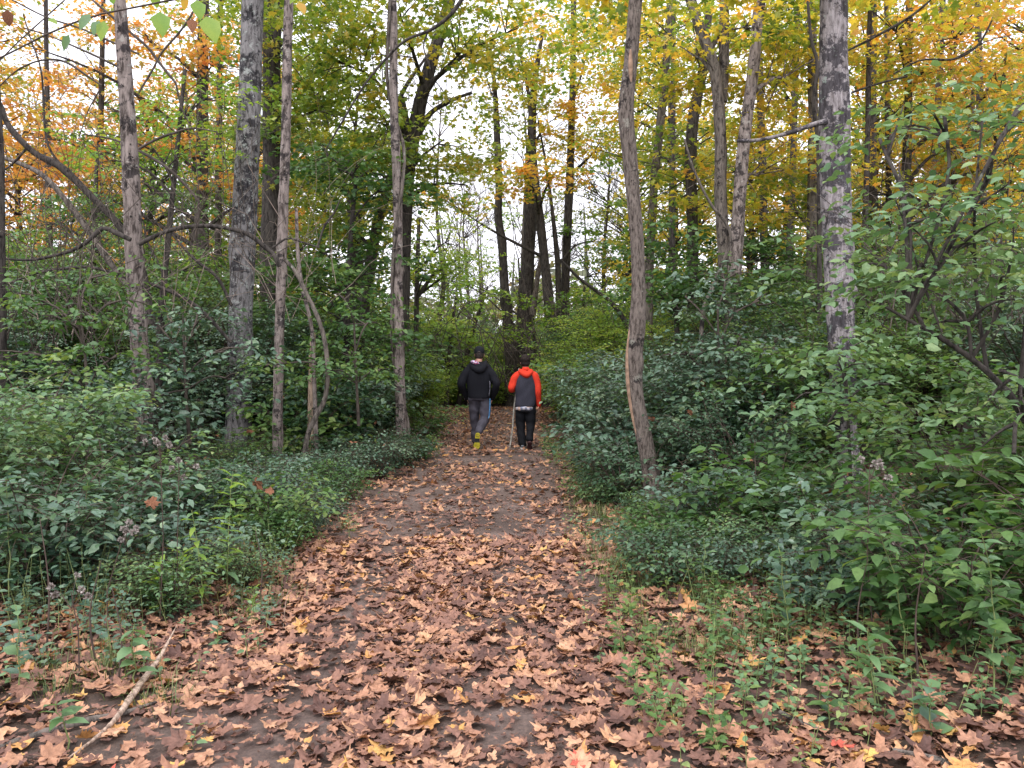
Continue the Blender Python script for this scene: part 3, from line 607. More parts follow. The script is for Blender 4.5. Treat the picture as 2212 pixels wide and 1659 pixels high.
# dark trunk behind the grey one, with a crook
t = Tree('dark_tree', 'dark trunk right behind the thick grey one', 'tree', 50)
t.trunk([(592, -60, 36), (588, 100, 36), (586, 240, 38), (588, 380, 42), (586, 500, 44), (586, 700, 46)], 16, M['bark_dark'], top_z=13, sides=18, step=.1)
t.limb([(588, 175, 22), (610, 200, 22), (618, 230, 18), (610, 262, 14), (596, 290, 12)], 15.8)
t.crown([(660, 60, 16, 2.2, 2, 1.3, 2000), (560, 330, 17, 1.4, 1.4, 1.2, 700), (700, 230, 16, 1.6, 2, 1.2, 1300)], M['olive'])
t = Tree('orange_maple', 'orange maple with a dark trunk at the upper left', 'tree', 51)
t.trunk([(441, -60, 20), (438, 100, 22), (437, 250, 24), (436, 400, 26), (438, 600, 30)], 20, M['bark_dark'], top_z=13, sides=14, step=.15)
t.crown([(90, 290, 19, 2.2, 1.6, 1.1, 1300), (330, 100, 20, 2.4, 2, 1.0, 1500), (40, 90, 19, 1.8, 1.6, 1.0, 900), (170, 400, 20, 2.0, 2, .8, 1100), (460, 140, 20, 1.8, 2, 1.5, 1700), (490, 340, 20, 1.6, 2, 1.3, 1500), (560, 440, 20, 1.4, 1.6, .8, 800), (230, 230, 20, 2, 1.6, .8, 700), (130, 500, 21, 2.4, 1.6, .5, 600), (370, 330, 20, 1.5, 1.5, .7, 500)], M['orange'], dens=.95)
t = Tree('young_maple', 'young yellow-green maple between the dead trunk and grey trunk', 'tree', 52)
t.trunk([(400, 150, 8), (385, 300, 10), (370, 450, 12), (355, 600, 14), (345, 760, 16)], 11.5, M['bark_dark'], top_z=None, sides=8, step=.08, flare=False)
t.crown([(400, 250, 11.5, .95, .9, .35, 520), (330, 320, 11.2, .9, .8, .3, 520), (270, 350, 11.5, .8, .8, .25, 350), (450, 210, 11.5, .6, .7, .25, 240)], M['lime'], tpl='ovate', size=.085, tw=.4)

# the forked maple over the path
t = Tree('forked_maple', 'dark forked maple leaning right behind the vine-wrapped trunk', 'tree', 53)
t.trunk([(985, -60, 22), (958, 50, 24), (930, 140, 26), (908, 220, 28), (893, 290, 31), (880, 370, 34), (872, 460, 38), (868, 560, 40), (862, 700, 42), (860, 800, 44)], 17, M['bark_dark'], top_z=13, sides=18, step=.1)
t.trunk([(868, 210, 12), (880, 290, 16), (872, 360, 20), (868, 430, 22)], 17, M['bark_dark'], sides=10, step=.1, flare=False, pname='branch', ground=False)
t.limb([(884, 330, 16), (870, 280, 12), (862, 230, 11), (850, 200, 9)], 17); t.limb([(900, 300, 16), (930, 245, 12), (980, 215, 9), (1020, 200, 6)], 17)
t.crown([(720, 130, 15.5, 2.0, 2, 1.2, 2400), (830, 260, 16, 1.6, 2, 1.2, 1700), (1000, 110, 16, 1.9, 2, 1.2, 2000), (780, 380, 16.5, 1.4, 1.6, .9, 1200), (960, 300, 16.5, 1.3, 1.6, .8, 800), (1010, 400, 17, 1.5, 1.6, .7, 800), (880, 480, 18, 1.3, 1.4, .6, 600), (1120, 60, 16, 1.6, 1.5, .9, 1200), (860, 20, 15.5, 2, 2, .9, 1500)], M['olive'], dens=.8)
t = Tree('leaning_dark_tree', 'dark trunk leaning left behind the vine-wrapped trunk', 'tree', 54)
t.trunk([(858, 330, 14), (838, 400, 20), (822, 460, 22), (806, 530, 24), (795, 600, 26), (780, 700, 28)], 18, M['bark_dark'], sides=12, step=.12, top_z=8)
t.crown([(760, 500, 18, 1.4, 1.4, .8, 900)], M['olive'])
t = Tree('fork_tree', 'low dark forked trunk left of the leaning one', 'tree', 55)
t.trunk([(740, 380, 8), (755, 430, 14), (762, 480, 24), (765, 540, 26), (765, 700, 28)], 19, M['bark_dark'], sides=12, step=.12, top_z=6)
t.limb([(764, 490, 16), (785, 450, 10), (800, 400, 7)], 19)
t.crown([(690, 420, 19, 1.5, 1.4, 1.0, 1100)], M['olive'])

t = Tree('understory_tree', 'light green understory tree left of the vine-wrapped trunk', 'tree', 76)
t.trunk([(770, 380, 7), (760, 480, 10), (752, 620, 12), (748, 780, 14), (745, 860, 14)], 13.6, M['bark_dark'], sides=9, step=.08, flare=False)
t.crown([(760, 370, 13.4, .9, .9, .3, 700), (700, 330, 13.6, .9, .9, .3, 500), (820, 410, 13.4, .7, .8, .2, 380), (700, 540, 13.8, 1.0, .9, .45, 900), (790, 590, 13.5, .9, .8, .4, 800), (740, 690, 13.2, 1.0, .8, .4, 900), (810, 740, 13.6, .8, .7, .4, 600), (660, 620, 14, .9, .8, .5, 700)], M['shrub_green'], tpl='quad', size=.115, tw=.45)
t = Tree('understory_tree', 'green understory tree between sinuous trunk and pale clump', 'tree', 77)
t.trunk([(1450, 470, 7), (1455, 560, 9), (1462, 700, 11), (1468, 860, 13)], 14.5, M['bark_dark'], sides=9, step=.08, flare=False)
t.crown([(1450, 520, 14.5, 1.0, 1, .4, 800), (1500, 600, 14.2, 1.2, 1, .4, 900), (1640, 560, 14.8, 1.2, 1, .5, 900), (1700, 640, 13.5, 1.1, .9, .4, 800), (1430, 640, 14, .9, .9, .4, 700)], M['shrub_green'], tpl='quad', size=.115, tw=.45)
t = Tree('understory_tree', 'dim green understory tree behind the pale dead trunk', 'tree', 78)
t.trunk([(210, 330, 7), (205, 460, 10), (200, 620, 12), (198, 760, 14)], 14.5, M['bark_dark'], sides=9, step=.08, flare=False)
t.crown([(120, 480, 14.5, 1.2, 1, .5, 800), (330, 470, 15, 1.1, 1, .45, 700), (420, 580, 14.5, 1.2, 1, .5, 900), (200, 600, 14, 1.3, 1, .6, 1100), (60, 600, 14, 1.2, 1, .6, 900), (480, 660, 13.5, 1.0, .9, .5, 800)], M['shrub_green'], tpl='quad', size=.11, tw=.45)
# the group where the path bends
t = Tree('knotty_tree', 'knotty dark trunk above the person with a black cap', 'tree', 56)
t.trunk([(1068, 180, 9), (1074, 300, 14), (1078, 400, 15), (1076, 470, 17), (1084, 520, 20), (1087, 570, 19), (1092, 640, 22), (1098, 700, 24), (1104, 760, 28), (1108, 830, 30), (1110, 870, 32)], 26.5, M['bark_dark'], top_z=12, sides=18, step=.08, rough=.06, knots=9)
t.crown([(1060, 200, 26, 2.304, 1.92, 1.408, 1724), (1060, 330, 26, 1.664, 1.68, 0.768, 517)], M['olive'], tpl='quad', size=.15)
t = Tree('split_tree', 'thick dark trunk with a split slab above the boy in red', 'tree', 57)
t.trunk([(1148, 340, 20), (1146, 420, 26), (1144, 500, 27), (1140, 580, 28), (1136, 660, 34), (1138, 740, 38), (1142, 820, 40), (1142, 870, 42)], 27, M['bark_dark'], top_z=12, sides=20, step=.08, rough=.05, knots=6)
t.limb([(1150, 680, 14), (1158, 620, 12), (1166, 570, 10), (1172, 530, 6)], 26.6, M['bark_tan'], name='split_slab')
t.crown([(1150, 130, 26, 2.176, 1.92, 1.664, 1724), (1190, 260, 26, 1.92, 1.92, 1.024, 919)], M['yellow'], tpl='quad', size=.15)
t = Tree('dark_slim_tree', 'slim dark trunk leaning slightly right of the split tree', 'tree', 58)
t.trunk([(1150, 300, 10), (1158, 400, 16), (1167, 480, 20), (1176, 560, 20), (1182, 620, 22), (1190, 700, 24), (1196, 780, 26), (1198, 870, 28)], 25.8, M['bark_dark'], top_z=11, sides=16, step=.08, rough=.05, knots=5)
t.crown([(1200, 370, 24.5, 1.664, 1.56, 0.5376, 862), (1140, 395, 24.5, 1.28, 1.56, 0.384, 402), (960, 430, 24, 1.408, 1.44, 0.32, 436)], M['orange_yellow'], tpl='quad', size=.16)
t = Tree('straight_dark_tree', 'straight dark trunk, rightmost of the group at the bend', 'tree', 59)
t.trunk([(1240, -60, 12), (1238, 100, 13), (1234, 300, 15), (1230, 400, 17), (1226, 500, 18), (1222, 600, 19), (1219, 700, 20), (1216, 860, 22)], 27, M['bark_dark'], top_z=12, sides=14, step=.1, rough=.05, knots=4)
t.crown([(1260, 150, 26, 1.792, 1.92, 1.664, 1494), (1300, 300, 26, 1.536, 1.92, 1.024, 804), (1230, 40, 26, 2.56, 1.92, 1.152, 1380)], M['yellow'], tpl='quad', size=.15)
t = Tree('thin_dark_tree', 'thin dark trunk between the slim and straight dark ones', 'tree', 60)
t.trunk([(1190, 430, 7), (1204, 560, 12), (1207, 640, 14), (1210, 720, 15), (1214, 800, 18), (1216, 860, 18)], 26.3, M['bark_dark'], top_z=9, sides=10, step=.1, rough=.05)
t.crown([(1290, 520, 27, 1.28, 1.2, 0.64, 402)], M['green'], tpl='quad', size=.15)
t = Tree('bright_sapling', 'bright green young tree above the person in black', 'sapling', 74)
t.trunk([(985, 640, 5), (975, 720, 8), (968, 800, 10), (965, 860, 12)], 25, M['bark_dark'], sides=8, step=.1, flare=False)
t.crown([(950, 680, 24.5, 1.6, 1.2, .5, 900), (1010, 720, 25, 1.4, 1.2, .4, 700), (900, 730, 24, 1.3, 1.2, .5, 700), (960, 790, 25, 1.6, 1, .5, 700), (1040, 650, 26, 1.2, 1.2, .35, 350)], M['lime'], tpl='quad', size=.14)
t = Tree('pale_sapling', 'thin pale green young trees closing the sky gap at the bend', 'sapling', 79)
t.trunk([(1120, 560, 4), (1124, 640, 6), (1126, 760, 8), (1128, 840, 9)], 31, M['bark_dark'], sides=7, step=.15, flare=False)
t.crown([(1010, 610, 30, 2.2, 1.4, .8, 900), (930, 600, 30, 1.6, 1.2, .8, 700), (1180, 620, 31, 1.8, 1.2, .7, 700), (1290, 590, 30, 1.8, 1.2, .9, 900), (1110, 480, 31, 1.6, 1.2, .8, 350), (1260, 480, 31, 1.5, 1.2, .7, 350)], M['lime'], tpl='quad', size=.14)
t = Tree('bright_sapling', 'bright green young tree above the boy in red sleeves', 'sapling', 75)
t.trunk([(1262, 620, 5), (1258, 700, 8), (1255, 800, 10), (1250, 860, 12)], 25, M['bark_dark'], sides=8, step=.1, flare=False)
t.crown([(1240, 660, 24.5, 1.5, 1.2, .45, 800), (1300, 710, 24, 1.4, 1.2, .5, 800), (1180, 690, 24.5, 1.1, 1, .3, 350), (1230, 760, 24, 1.2, 1, .5, 600), (1130, 720, 24.5, .8, .8, .3, 250)], M['green'], tpl='quad', size=.14)
t = Tree('bare_leaning_tree', 'thin bare broken tree leaning right behind the path bend', 'dead tree', 61)
t.trunk([(1054, 618, 4), (1040, 660, 7), (1026, 700, 8), (1012, 750, 9), (1000, 800, 10), (992, 870, 12)], 26, M['bark_dark'], sides=8, step=.07, flare=False)
t.limb([(1028, 695, 5), (1022, 680, 4), (1018, 668, 2)], 26)
t = Tree('slant_tree', 'thin dark trunk slanting down left of the sinuous trunk', 'dead tree', 62)
t.trunk([(1210, 560, 5), (1250, 600, 7), (1290, 630, 8), (1330, 665, 10), (1370, 740, 12)], 19, M['bark_dark'], sides=8, step=.08, flare=False)

# right of the path
t = Tree('clump_tree', 'left pale stem of the stem clump right of sinuous trunk', 'tree', 63, )
t.trunk([(1468, -80, 20), (1492, 0, 22), (1515, 70, 22), (1542, 140, 24), (1552, 220, 25), (1557, 320, 26), (1556, 420, 27), (1562, 520, 27), (1568, 620, 28), (1572, 700, 28)], 14, M['bark_mid'], top_z=10, sides=20, step=.06, knots=4)
t.trunk([(1563, -60, 20), (1564, 60, 21), (1564, 140, 22), (1560, 220, 22)], 14.1, M['bark_mid'], top_z=9, sides=12, step=.1, flare=False, ground=False, pname='branch')
t.crown([(1500, 120, 14.5, 1.5, 1.4, 1.0, 1376), (1620, 60, 14.5, 1.6, 1.4, .9, 1376)], M['yellow'])
t = Tree('clump_tree', 'right pale stem of the stem clump, peeling and leaning right', 'tree', 64)
t.trunk([(1652, -60, 22), (1637, 40, 24), (1628, 140, 25), (1615, 240, 25), (1604, 340, 26), (1597, 440, 26), (1590, 540, 28), (1582, 640, 30), (1580, 720, 32)], 13.8, M['bark_pale'], top_z=10, sides=20, step=.06, knots=4)
t.crown([(1700, 170, 14.5, 1.3, 1.3, 1.2, 1290), (1640, 380, 15, 1.4, 1.4, 1.0, 1032)], M['yellow'])
t = Tree('dark_forest_tree', 'rough dark trunk left of the pale stem clump', 'tree', 65)
t.trunk([(1540, -60, 14), (1528, 60, 16), (1516, 160, 20), (1500, 240, 23), (1493, 320, 25), (1494, 420, 24), (1496, 520, 24), (1497, 640, 26)], 17, M['bark_dark'], top_z=11, sides=14, step=.1, knots=4)
t.crown([(1440, 80, 17, 1.5, 1.4, 1.4, 1634), (1480, 380, 17.5, 1.6, 1.4, 1.2, 1118)], M['yellow'])
t = Tree('curved_sapling', 'thin pale sapling arching in front of the stem clump', 'sapling', 66)
t.trunk([(1478, 300, 4), (1500, 370, 5), (1535, 440, 6), (1570, 485, 7), (1578, 520, 7), (1560, 570, 8), (1540, 620, 9), (1520, 670, 9), (1512, 780, 10)], 12.5, M['bark_mid'], sides=9, step=.06, flare=False)
t = Tree('dim_tree', 'grey trunk just right of the sinuous trunk, further back', 'tree', 67)
t.trunk([(1450, -60, 12), (1442, 80, 14), (1436, 180, 17), (1425, 280, 18), (1415, 380, 18), (1408, 480, 19), (1402, 600, 20)], 18, M['bark_mid'], top_z=11, sides=12, step=.12)
t.crown([(1430, 330, 18, 1.3, 1.3, 1.2, 1118), (1330, 60, 18.5, 1.6, 1.4, 1.2, 1376)], M['olive'])
t = Tree('mossy_tree', 'slim pale-spotted trunk left of the big lichen trunk', 'tree', 68)
t.trunk([(1756, -60, 18), (1755, 100, 19), (1756, 260, 20), (1755, 400, 20), (1752, 560, 20), (1750, 700, 22)], 15, M['bark_mid'], top_z=11, sides=12, step=.1)
t.crown([(1730, 60, 15.5, 1.4, 1.4, 1.1, 1290), (1700, 450, 16, 1.3, 1.4, 1.1, 1204)], M['yellow'])
t = Tree('crooked_thin_tree', 'crooked thin dark trunk against the big lichen trunk', 'tree', 69)
t.trunk([(1740, -60, 6), (1752, 80, 7), (1766, 140, 8), (1758, 230, 9), (1768, 320, 10), (1770, 560, 11), (1772, 760, 12)], 12, M['bark_dark'], sides=8, step=.08, flare=False)
t = Tree('golden_maple', 'orange and gold maple at the upper right', 'tree', 70)
t.trunk([(1966, -60, 14), (1962, 200, 16), (1958, 360, 20), (1952, 520, 24), (1950, 700, 26)], 16, M['bark_dark'], top_z=12, sides=14, step=.12)
t.crown([(1930, 60, 15, 1.6, 1.5, .9, 1634), (2080, 70, 15, 1.6, 1.5, .9, 1634), (2190, 180, 15, 1.4, 1.5, .9, 1204), (1930, 240, 16, 1.5, 1.5, .8, 1118), (2060, 320, 16, 1.6, 1.5, .7, 1118), (2190, 350, 16, 1.2, 1.4, .5, 688)], M['orange_yellow'], size=.125, dens=1.05)
t = Tree('leaning_back_tree', 'dark trunk leaning right beneath the gold maple', 'tree', 71)
t.trunk([(2096, 270, 12), (2078, 330, 18), (2060, 390, 20), (2030, 470, 22), (1990, 580, 24), (1970, 680, 24)], 16.5, M['bark_dark'], sides=12, step=.12, top_z=7)
t.crown([(1900, 420, 17, 1.5, 1.5, 1.1, 1118), (2100, 480, 17, 1.5, 1.5, 1.0, 1032)], M['yellow'])
t = Tree('edge_tree', 'dark trunk cut by the left edge of the picture', 'tree', 72)
t.trunk([(-6, 300, 22), (-4, 420, 24), (-2, 560, 24), (0, 760, 26)], 9, M['bark_dark'], sides=16, step=.08, top_z=8)
t = Tree('green_sapling', 'bright green young maple beyond the vine-wrapped trunk', 'sapling', 73)
t.trunk([(905, 470, 7), (903, 540, 9), (900, 640, 11), (898, 800, 12)], 21, M['bark_dark'], sides=8, step=.1, flare=False)
t.trunk([(990, 560, 4), (940, 590, 7), (903, 640, 9)], 21, M['bark_dark'], sides=6, step=.1, flare=False, ground=False, pname='branch')
t.crown([(970, 520, 20.5, 1.4, 1.3, .7, 1000), (920, 590, 20.5, 1.0, 1.2, .6, 700), (1020, 560, 21, .9, 1.2, .4, 350)], M['lime'], size=.11)
print('trees done', TRIS)
# ------------------------------------------------------------------ shrubs: nine shared bushes, each copy a thing of its own
def make_shrub(seed, h, rad, nst, ntw, nl, size, tpl, tw):
    r = np.random.default_rng(seed); ml, mt = MB(), MB(); O = []; D = []; Lg = []
    a = r.uniform(0, 2 * PI, nst); reach = rad * r.uniform(.25, .9, nst) ** .8; hh = h * r.uniform(.55, 1.0, nst) * (1 - .25 * reach / rad)
    t = np.linspace(0, 1, 9); d = np.column_stack([np.cos(a), np.sin(a)]); b = d * r.uniform(0, .18, (nst, 1)) * rad
    P = np.zeros((nst, 9, 3)); rt = t[None, :, None]
    P[..., :2] = b[:, None, :] + d[:, None, :] * reach[:, None, None] * rt ** 1.6 + r.normal(0, .04 * h, (nst, 1, 2)) * np.sin(rt * 3); P[..., 2] = hh[:, None] * (1.25 * t[None] - .25 * t[None] ** 3) - .08
    twigs(mt, P, (.004 + .004 * h) * (1 - .75 * t)[None] * r.uniform(.6, 1.2, (nst, 1)), 3)
    for q in range(ntw):
        f = r.uniform(.12, 1, nst) ** .8 * 7.999; i = f.astype(int); u = (f - i)[:, None]; k = np.arange(nst); p = P[k, i] * (1 - u) + P[k, i + 1] * u
        aa = r.uniform(0, 2 * PI, nst); O.append(p); D.append(np.column_stack([np.cos(aa), np.sin(aa), r.uniform(-.1, .45, nst)]) + np.column_stack([d * .5, np.zeros(nst)])); Lg.append(tw * r.uniform(.5, 1.3, nst))
    O, D, Lg = np.concatenate(O), np.concatenate(D), np.concatenate(Lg)
    spray(ml, mt, O, D, Lg, nl, tpl, size, r, droop=.3, tilt=.38, lat=size * .5, trad=.0022)
    a_, b_ = ml.mesh('foliage'), mt.mesh('stems', smooth=False); TRIS[0] += ml.tris() + mt.tris(); return a_, b_
SHR = {'low': [make_shrub(300 + q, 1.0, .75, [22, 20, 18, 26][q], 9, 7, [.065, .085, .10, .058][q], 'ovate', .3) for q in range(4)],
       'mid': [make_shrub(310 + q, 2.0, 1.25, [34, 30, 36, 26][q], 17, 8, [.082, .10, .07, .12][q], 'ovate', .42) for q in range(4)],
       'tall': [make_shrub(320 + q, 3.6, 2.0, 46, 38, 11, .072, 'quad', .5) for q in range(4)]}
HT = {'low': 1.0, 'mid': 2.0, 'tall': 3.6}
MARKS = [(0, 'left picture edge'), (140, 'pale dead trunk'), (243, 'thick grey trunk'), (279, 'slender pale trunk'), (325, 'crooked stem'), (398, 'vine-wrapped trunk'), (478, 'person in black'),
         (524, 'boy in red sleeves'), (642, 'sinuous tan trunk'), (722, 'pale stem clump'), (812, 'slim spotted trunk'), (843, 'big lichen trunk'), (935, 'golden maple'), (1024, 'right picture edge')]
def place_words(x, y):
    px = disp((x, y, 1))[0] * 1024 / 2212; k = min(range(len(MARKS)), key=lambda q: abs(MARKS[q][0] - px)); mx_, nm = MARKS[k]
    side = 'left of' if px < mx_ - 7 else 'right of' if px > mx_ + 7 else 'in line with'
    if 'edge' in nm: side = 'by'
    return f'{side} the {nm}'
USED = {}
def unique(text):
    USED[text] = USED.get(text, 0) + 1; return USED[text]
def dist_word(y): return 'nearest' if y < 6 else 'near' if y < 8.5 else 'mid-distance' if y < 12 else 'further' if y < 16 else 'distant' if y < 22 else 'remote'
shr_mats = [('dark green', 'shrub_dark'), ('blue-green', 'shrub_blue'), ('green', 'shrub_green'), ('pale green', 'shrub_pale'), ('lime green', 'lime')]
SHRUBS = []
rs = np.random.default_rng(77)
def put_shrub(x, y, h, mk, rng=rs):
    cls = 'low' if h < 1.35 else 'mid' if h < 2.6 else 'tall'; fo, st = SHR[cls][int(rng.integers(4))]; sc = h / HT[cls]
    cn, mn = shr_mats[mk]; SHRUBS.append((x, y, h, cls, fo, st, sc, cn, mn, float(rng.uniform(0, 6.28))))
# rows on both sides of the path
for sd in (-1, 1):
    for d0, st in ((.55, .8), (1.4, 1.05), (2.5, 1.3), (3.9, 1.7), (5.8, 2.2), (8.4, 3.0), (11.5, 3.6)):
        y = 4.6 + (.3 if sd < 0 else 0) + d0 * .25 - (.8 if sd > 0 and d0 > 1 else 0)
        while y < 25:
            x = path_x(y) + sd * (path_hw(y) + d0 + (.1 if y < 9 else 0) + (.1 if sd > 0 and y > 8 else 0) + .07 * max(0, y - 13)) + rs.normal(0, .22)
            if abs(x) < .64 * y + 1.6:
                lowside = .5 if sd < 0 else .42
                h = lowside + .36 * d0 + .105 * (y - 4) + (.3 if sd > 0 and d0 > 1.2 else 0); h = h * rs.uniform(.68, 1.22); h = min(h, 3.7 + .12 * d0)
                if d0 > 2 and y > 12: h = max(h, 2.7)
                if y < 6: h = min(h, .42 + .3 * d0 if sd < 0 else .45 + .36 * d0)
                p0 = disp((x, y, 1))[0] * 1024 / 2212
                if y < 11 and sd < 0 and p0 > 225: h = min(h, (.5 + .2 * d0 + .03 * y) * rs.uniform(.8, 1.15))
                elif y < 11 and sd < 0 and d0 > 1 and y > 5.3: h = rs.uniform(1.15, 1.75)
                elif y < 11 and sd > 0: h = min(h, (.45 + .55 * d0 + .04 * y) * rs.uniform(.8, 1.2)) if d0 < 1 else max(h, .9 + .16 * (y - 4) + .12 * d0)
                edge = path_x(y) + sd * (path_hw(y) - .06 + .6 * h + (.15 if 9 < y < 15 else 0)); x = max(x, edge) if sd > 0 else min(x, edge)
                px = disp((x, y, 1))[0]; p10 = px * 1024 / 2212; skip = False
                for tp, tY, tb in ((142, 9.4, 790), (240, 11.9, 960), (280, 10.4, 960), (322, 10.1, 930), (402, 12.9, 860), (655, 8.2, 1060), (850, 8.9, 1010), (730, 13.7, 650)):
                    if y < tY + .3 and abs(p10 - tp) < 10 + .5 * h / y * FPX:
                        hm = CAMH - (tb * 1024 / 2212 - 355) / FPX * y; h = min(h, max(hm * 1.08, .32)); skip = skip or (hm < .22 and abs(tY - y) < .5)
                u = rs.uniform(); mk = (1 if u < .42 else 0 if u < .66 else 2 if u < .88 else 3) if y < 14 else (0 if u < .4 else 2 if u < .8 else 1)
                if px > 1450 and y < 9: mk = 3 if u < .45 else 2 if u < .75 else 1
                if px < 500 and y < 7.5 and u < .25: mk = 3
                # keep clear of the trunks that stand in the open
                if y > 15 and rs.uniform() < .6: mk = 2 if rs.uniform() < .6 else 4
                if not skip: put_shrub(x, y, h, mk)
            y += st * (.8 + y * .035) * rs.uniform(.85, 1.2)
# the green wall where the path turns away
for x in np.arange(-7.5, 8, 1.75): put_shrub(x + rs.normal(0, .3), 29 + rs.uniform(-.6, 1.2) + .05 * abs(x), rs.uniform(3.0, 3.9), 4 if rs.uniform() < .75 else 2)
for x in np.arange(-9, 9.5, 2.1): put_shrub(x + rs.normal(0, .4), 33 + rs.uniform(-1, 1.6), rs.uniform(4.2, 5.2), 4 if rs.uniform() < .45 else 2)
for x in np.arange(-22, 23, 2.8): put_shrub(x + rs.normal(0, .4), 37 + rs.uniform(-1.5, 3), rs.uniform(4.2, 5.6) if abs(x) > 6 else 4.6, 0 if rs.uniform() < .4 else 2)
for px_, Y_, h_, mk_ in ((858, 11.6, .85, 0), (905, 12.4, .5, 2), (800, 10.6, .8, 1), (735, 9.6, .75, 1), (640, 9.2, .65, 0), (560, 8.6, .6, 1), (500, 9.8, .8, 2), (1420, 7.6, .42, 2), (1300, 11.5, .7, 1), (1270, 14.5, 1.0, 0), (915, 15.5, 1.0, 2), (900, 19.5, 1.6, 4), (1225, 20.5, 1.5, 4), (1545, 6.9, .95, 1), (1660, 6.4, 1.05, 2), (1610, 7.9, 1.35, 0), (1490, 6.3, .62, 2), (1680, 5.8, .6, 3), (1560, 5.5, .55, 1), (1630, 9.4, 1.8, 1), (1650, 9.6, 2.0, 0), (1905, 5.1, .75, 1), (1520, 9.4, 1.5, 1), (2060, 4.6, .8, 3), (330, 6.6, .85, 0), (190, 5.4, .95, 1), (60, 5.1, 1.15, 0), (440, 7.2, .6, 1), (600, 6.4, .4, 2), (655, 7.0, .45, 1), (520, 5.6, .42, 3), (700, 7.9, .55, 0), (575, 7.4, .7, 1), (745, 8.9, .6, 2), (1300, 8.6, .4, 3), (1400, 6.2, .38, 1), (1460, 10.8, 1.7, 2), (960, 26.6, 1.7, 4), (1040, 27.2, 1.9, 2), (1075, 26.6, 1.5, 4), (1120, 27.4, 2.0, 4), (1190, 26.8, 1.7, 4), (1250, 25.5, 1.9, 2), (900, 25.5, 1.9, 4)): put_shrub(W(px_, 760, Y_)[0], Y_, h_, mk_)
SHRUBS.sort(key=lambda q: (q[1], q[0]))
texts = []
for q in SHRUBS:
    hw = 'ankle-high' if q[2] < .6 else 'knee-high' if q[2] < .85 else 'waist-high' if q[2] < 1.3 else 'chest-high' if q[2] < 1.8 else 'head-high' if q[2] < 2.4 else 'tall' if q[2] < 3.3 else 'towering'
    texts.append(f'{dist_word(q[1])} {hw} {q[7]} shrub {place_words(q[0], q[1])}')
ORD = ['frontmost', 'second', 'third', 'fourth', 'fifth', 'sixth', 'seventh', 'eighth', 'ninth', 'tenth']
cnt = {}; tot = {}
for tx in texts: tot[tx] = tot.get(tx, 0) + 1
for q, tx in zip(SHRUBS, texts):
    x, y, h, cls, fo, st, sc, cn, mn, rz = q
    if tot[tx] > 1: n_ = cnt.get(tx, 0); cnt[tx] = n_ + 1; tx = tx + ', ' + ORD[min(n_, 9)] + ' one'
    root = thing('shrub', tx, 'shrub', (x, y, float(ground_z(x, y))), 'shrubs lining both sides of the path', rz); root.scale = (sc, sc, sc)
    o = link('foliage', fo, M[mn], root); o['kind'] = 'stuff'; link('stems', st, M['stem_red'], root)
print('shrubs', len(SHRUBS), TRIS)
# dead leaves that fell onto the shrubs
for q in range(60):
    cand = [s_ for s_ in SHRUBS if s_[1] < 12 and s_[2] > .7]; x, y, h, cls, *_ = cand[int(rs.integers(len(cand)))]
    a = rs.uniform(-PI * .9, -PI * .1); rr_ = .62 * h * rs.uniform(.75, 1.0); el = rs.uniform(.25, .9)
    p = (x + math.cos(a) * rr_ * math.cos(el), y + math.sin(a) * rr_ * math.cos(el), float(ground_z(x, y)) + h * (.35 + .55 * math.sin(el)))
    o = link('dead_leaf', meshes[int(rs.integers(len(LT)))], M['dead']); o.location = p; o.rotation_euler = (rs.uniform(-1.4, 1.4), rs.uniform(-1, 1), rs.uniform(0, 6)); o.scale = (s0 := float(rs.uniform(.08, .13)), s0, s0)
    tx = f'curled brown leaf caught {"high" if p[2] > 1.1 else "low" if p[2] < .6 else "midway"} in shrubs {"near" if y < 7 else "beyond"}, {place_words(p[0], p[1])}'
    if unique(tx) > 1: bpy.data.objects.remove(o); continue
    tag(o, tx, 'fallen leaf', 'dead leaves caught in the shrubs')

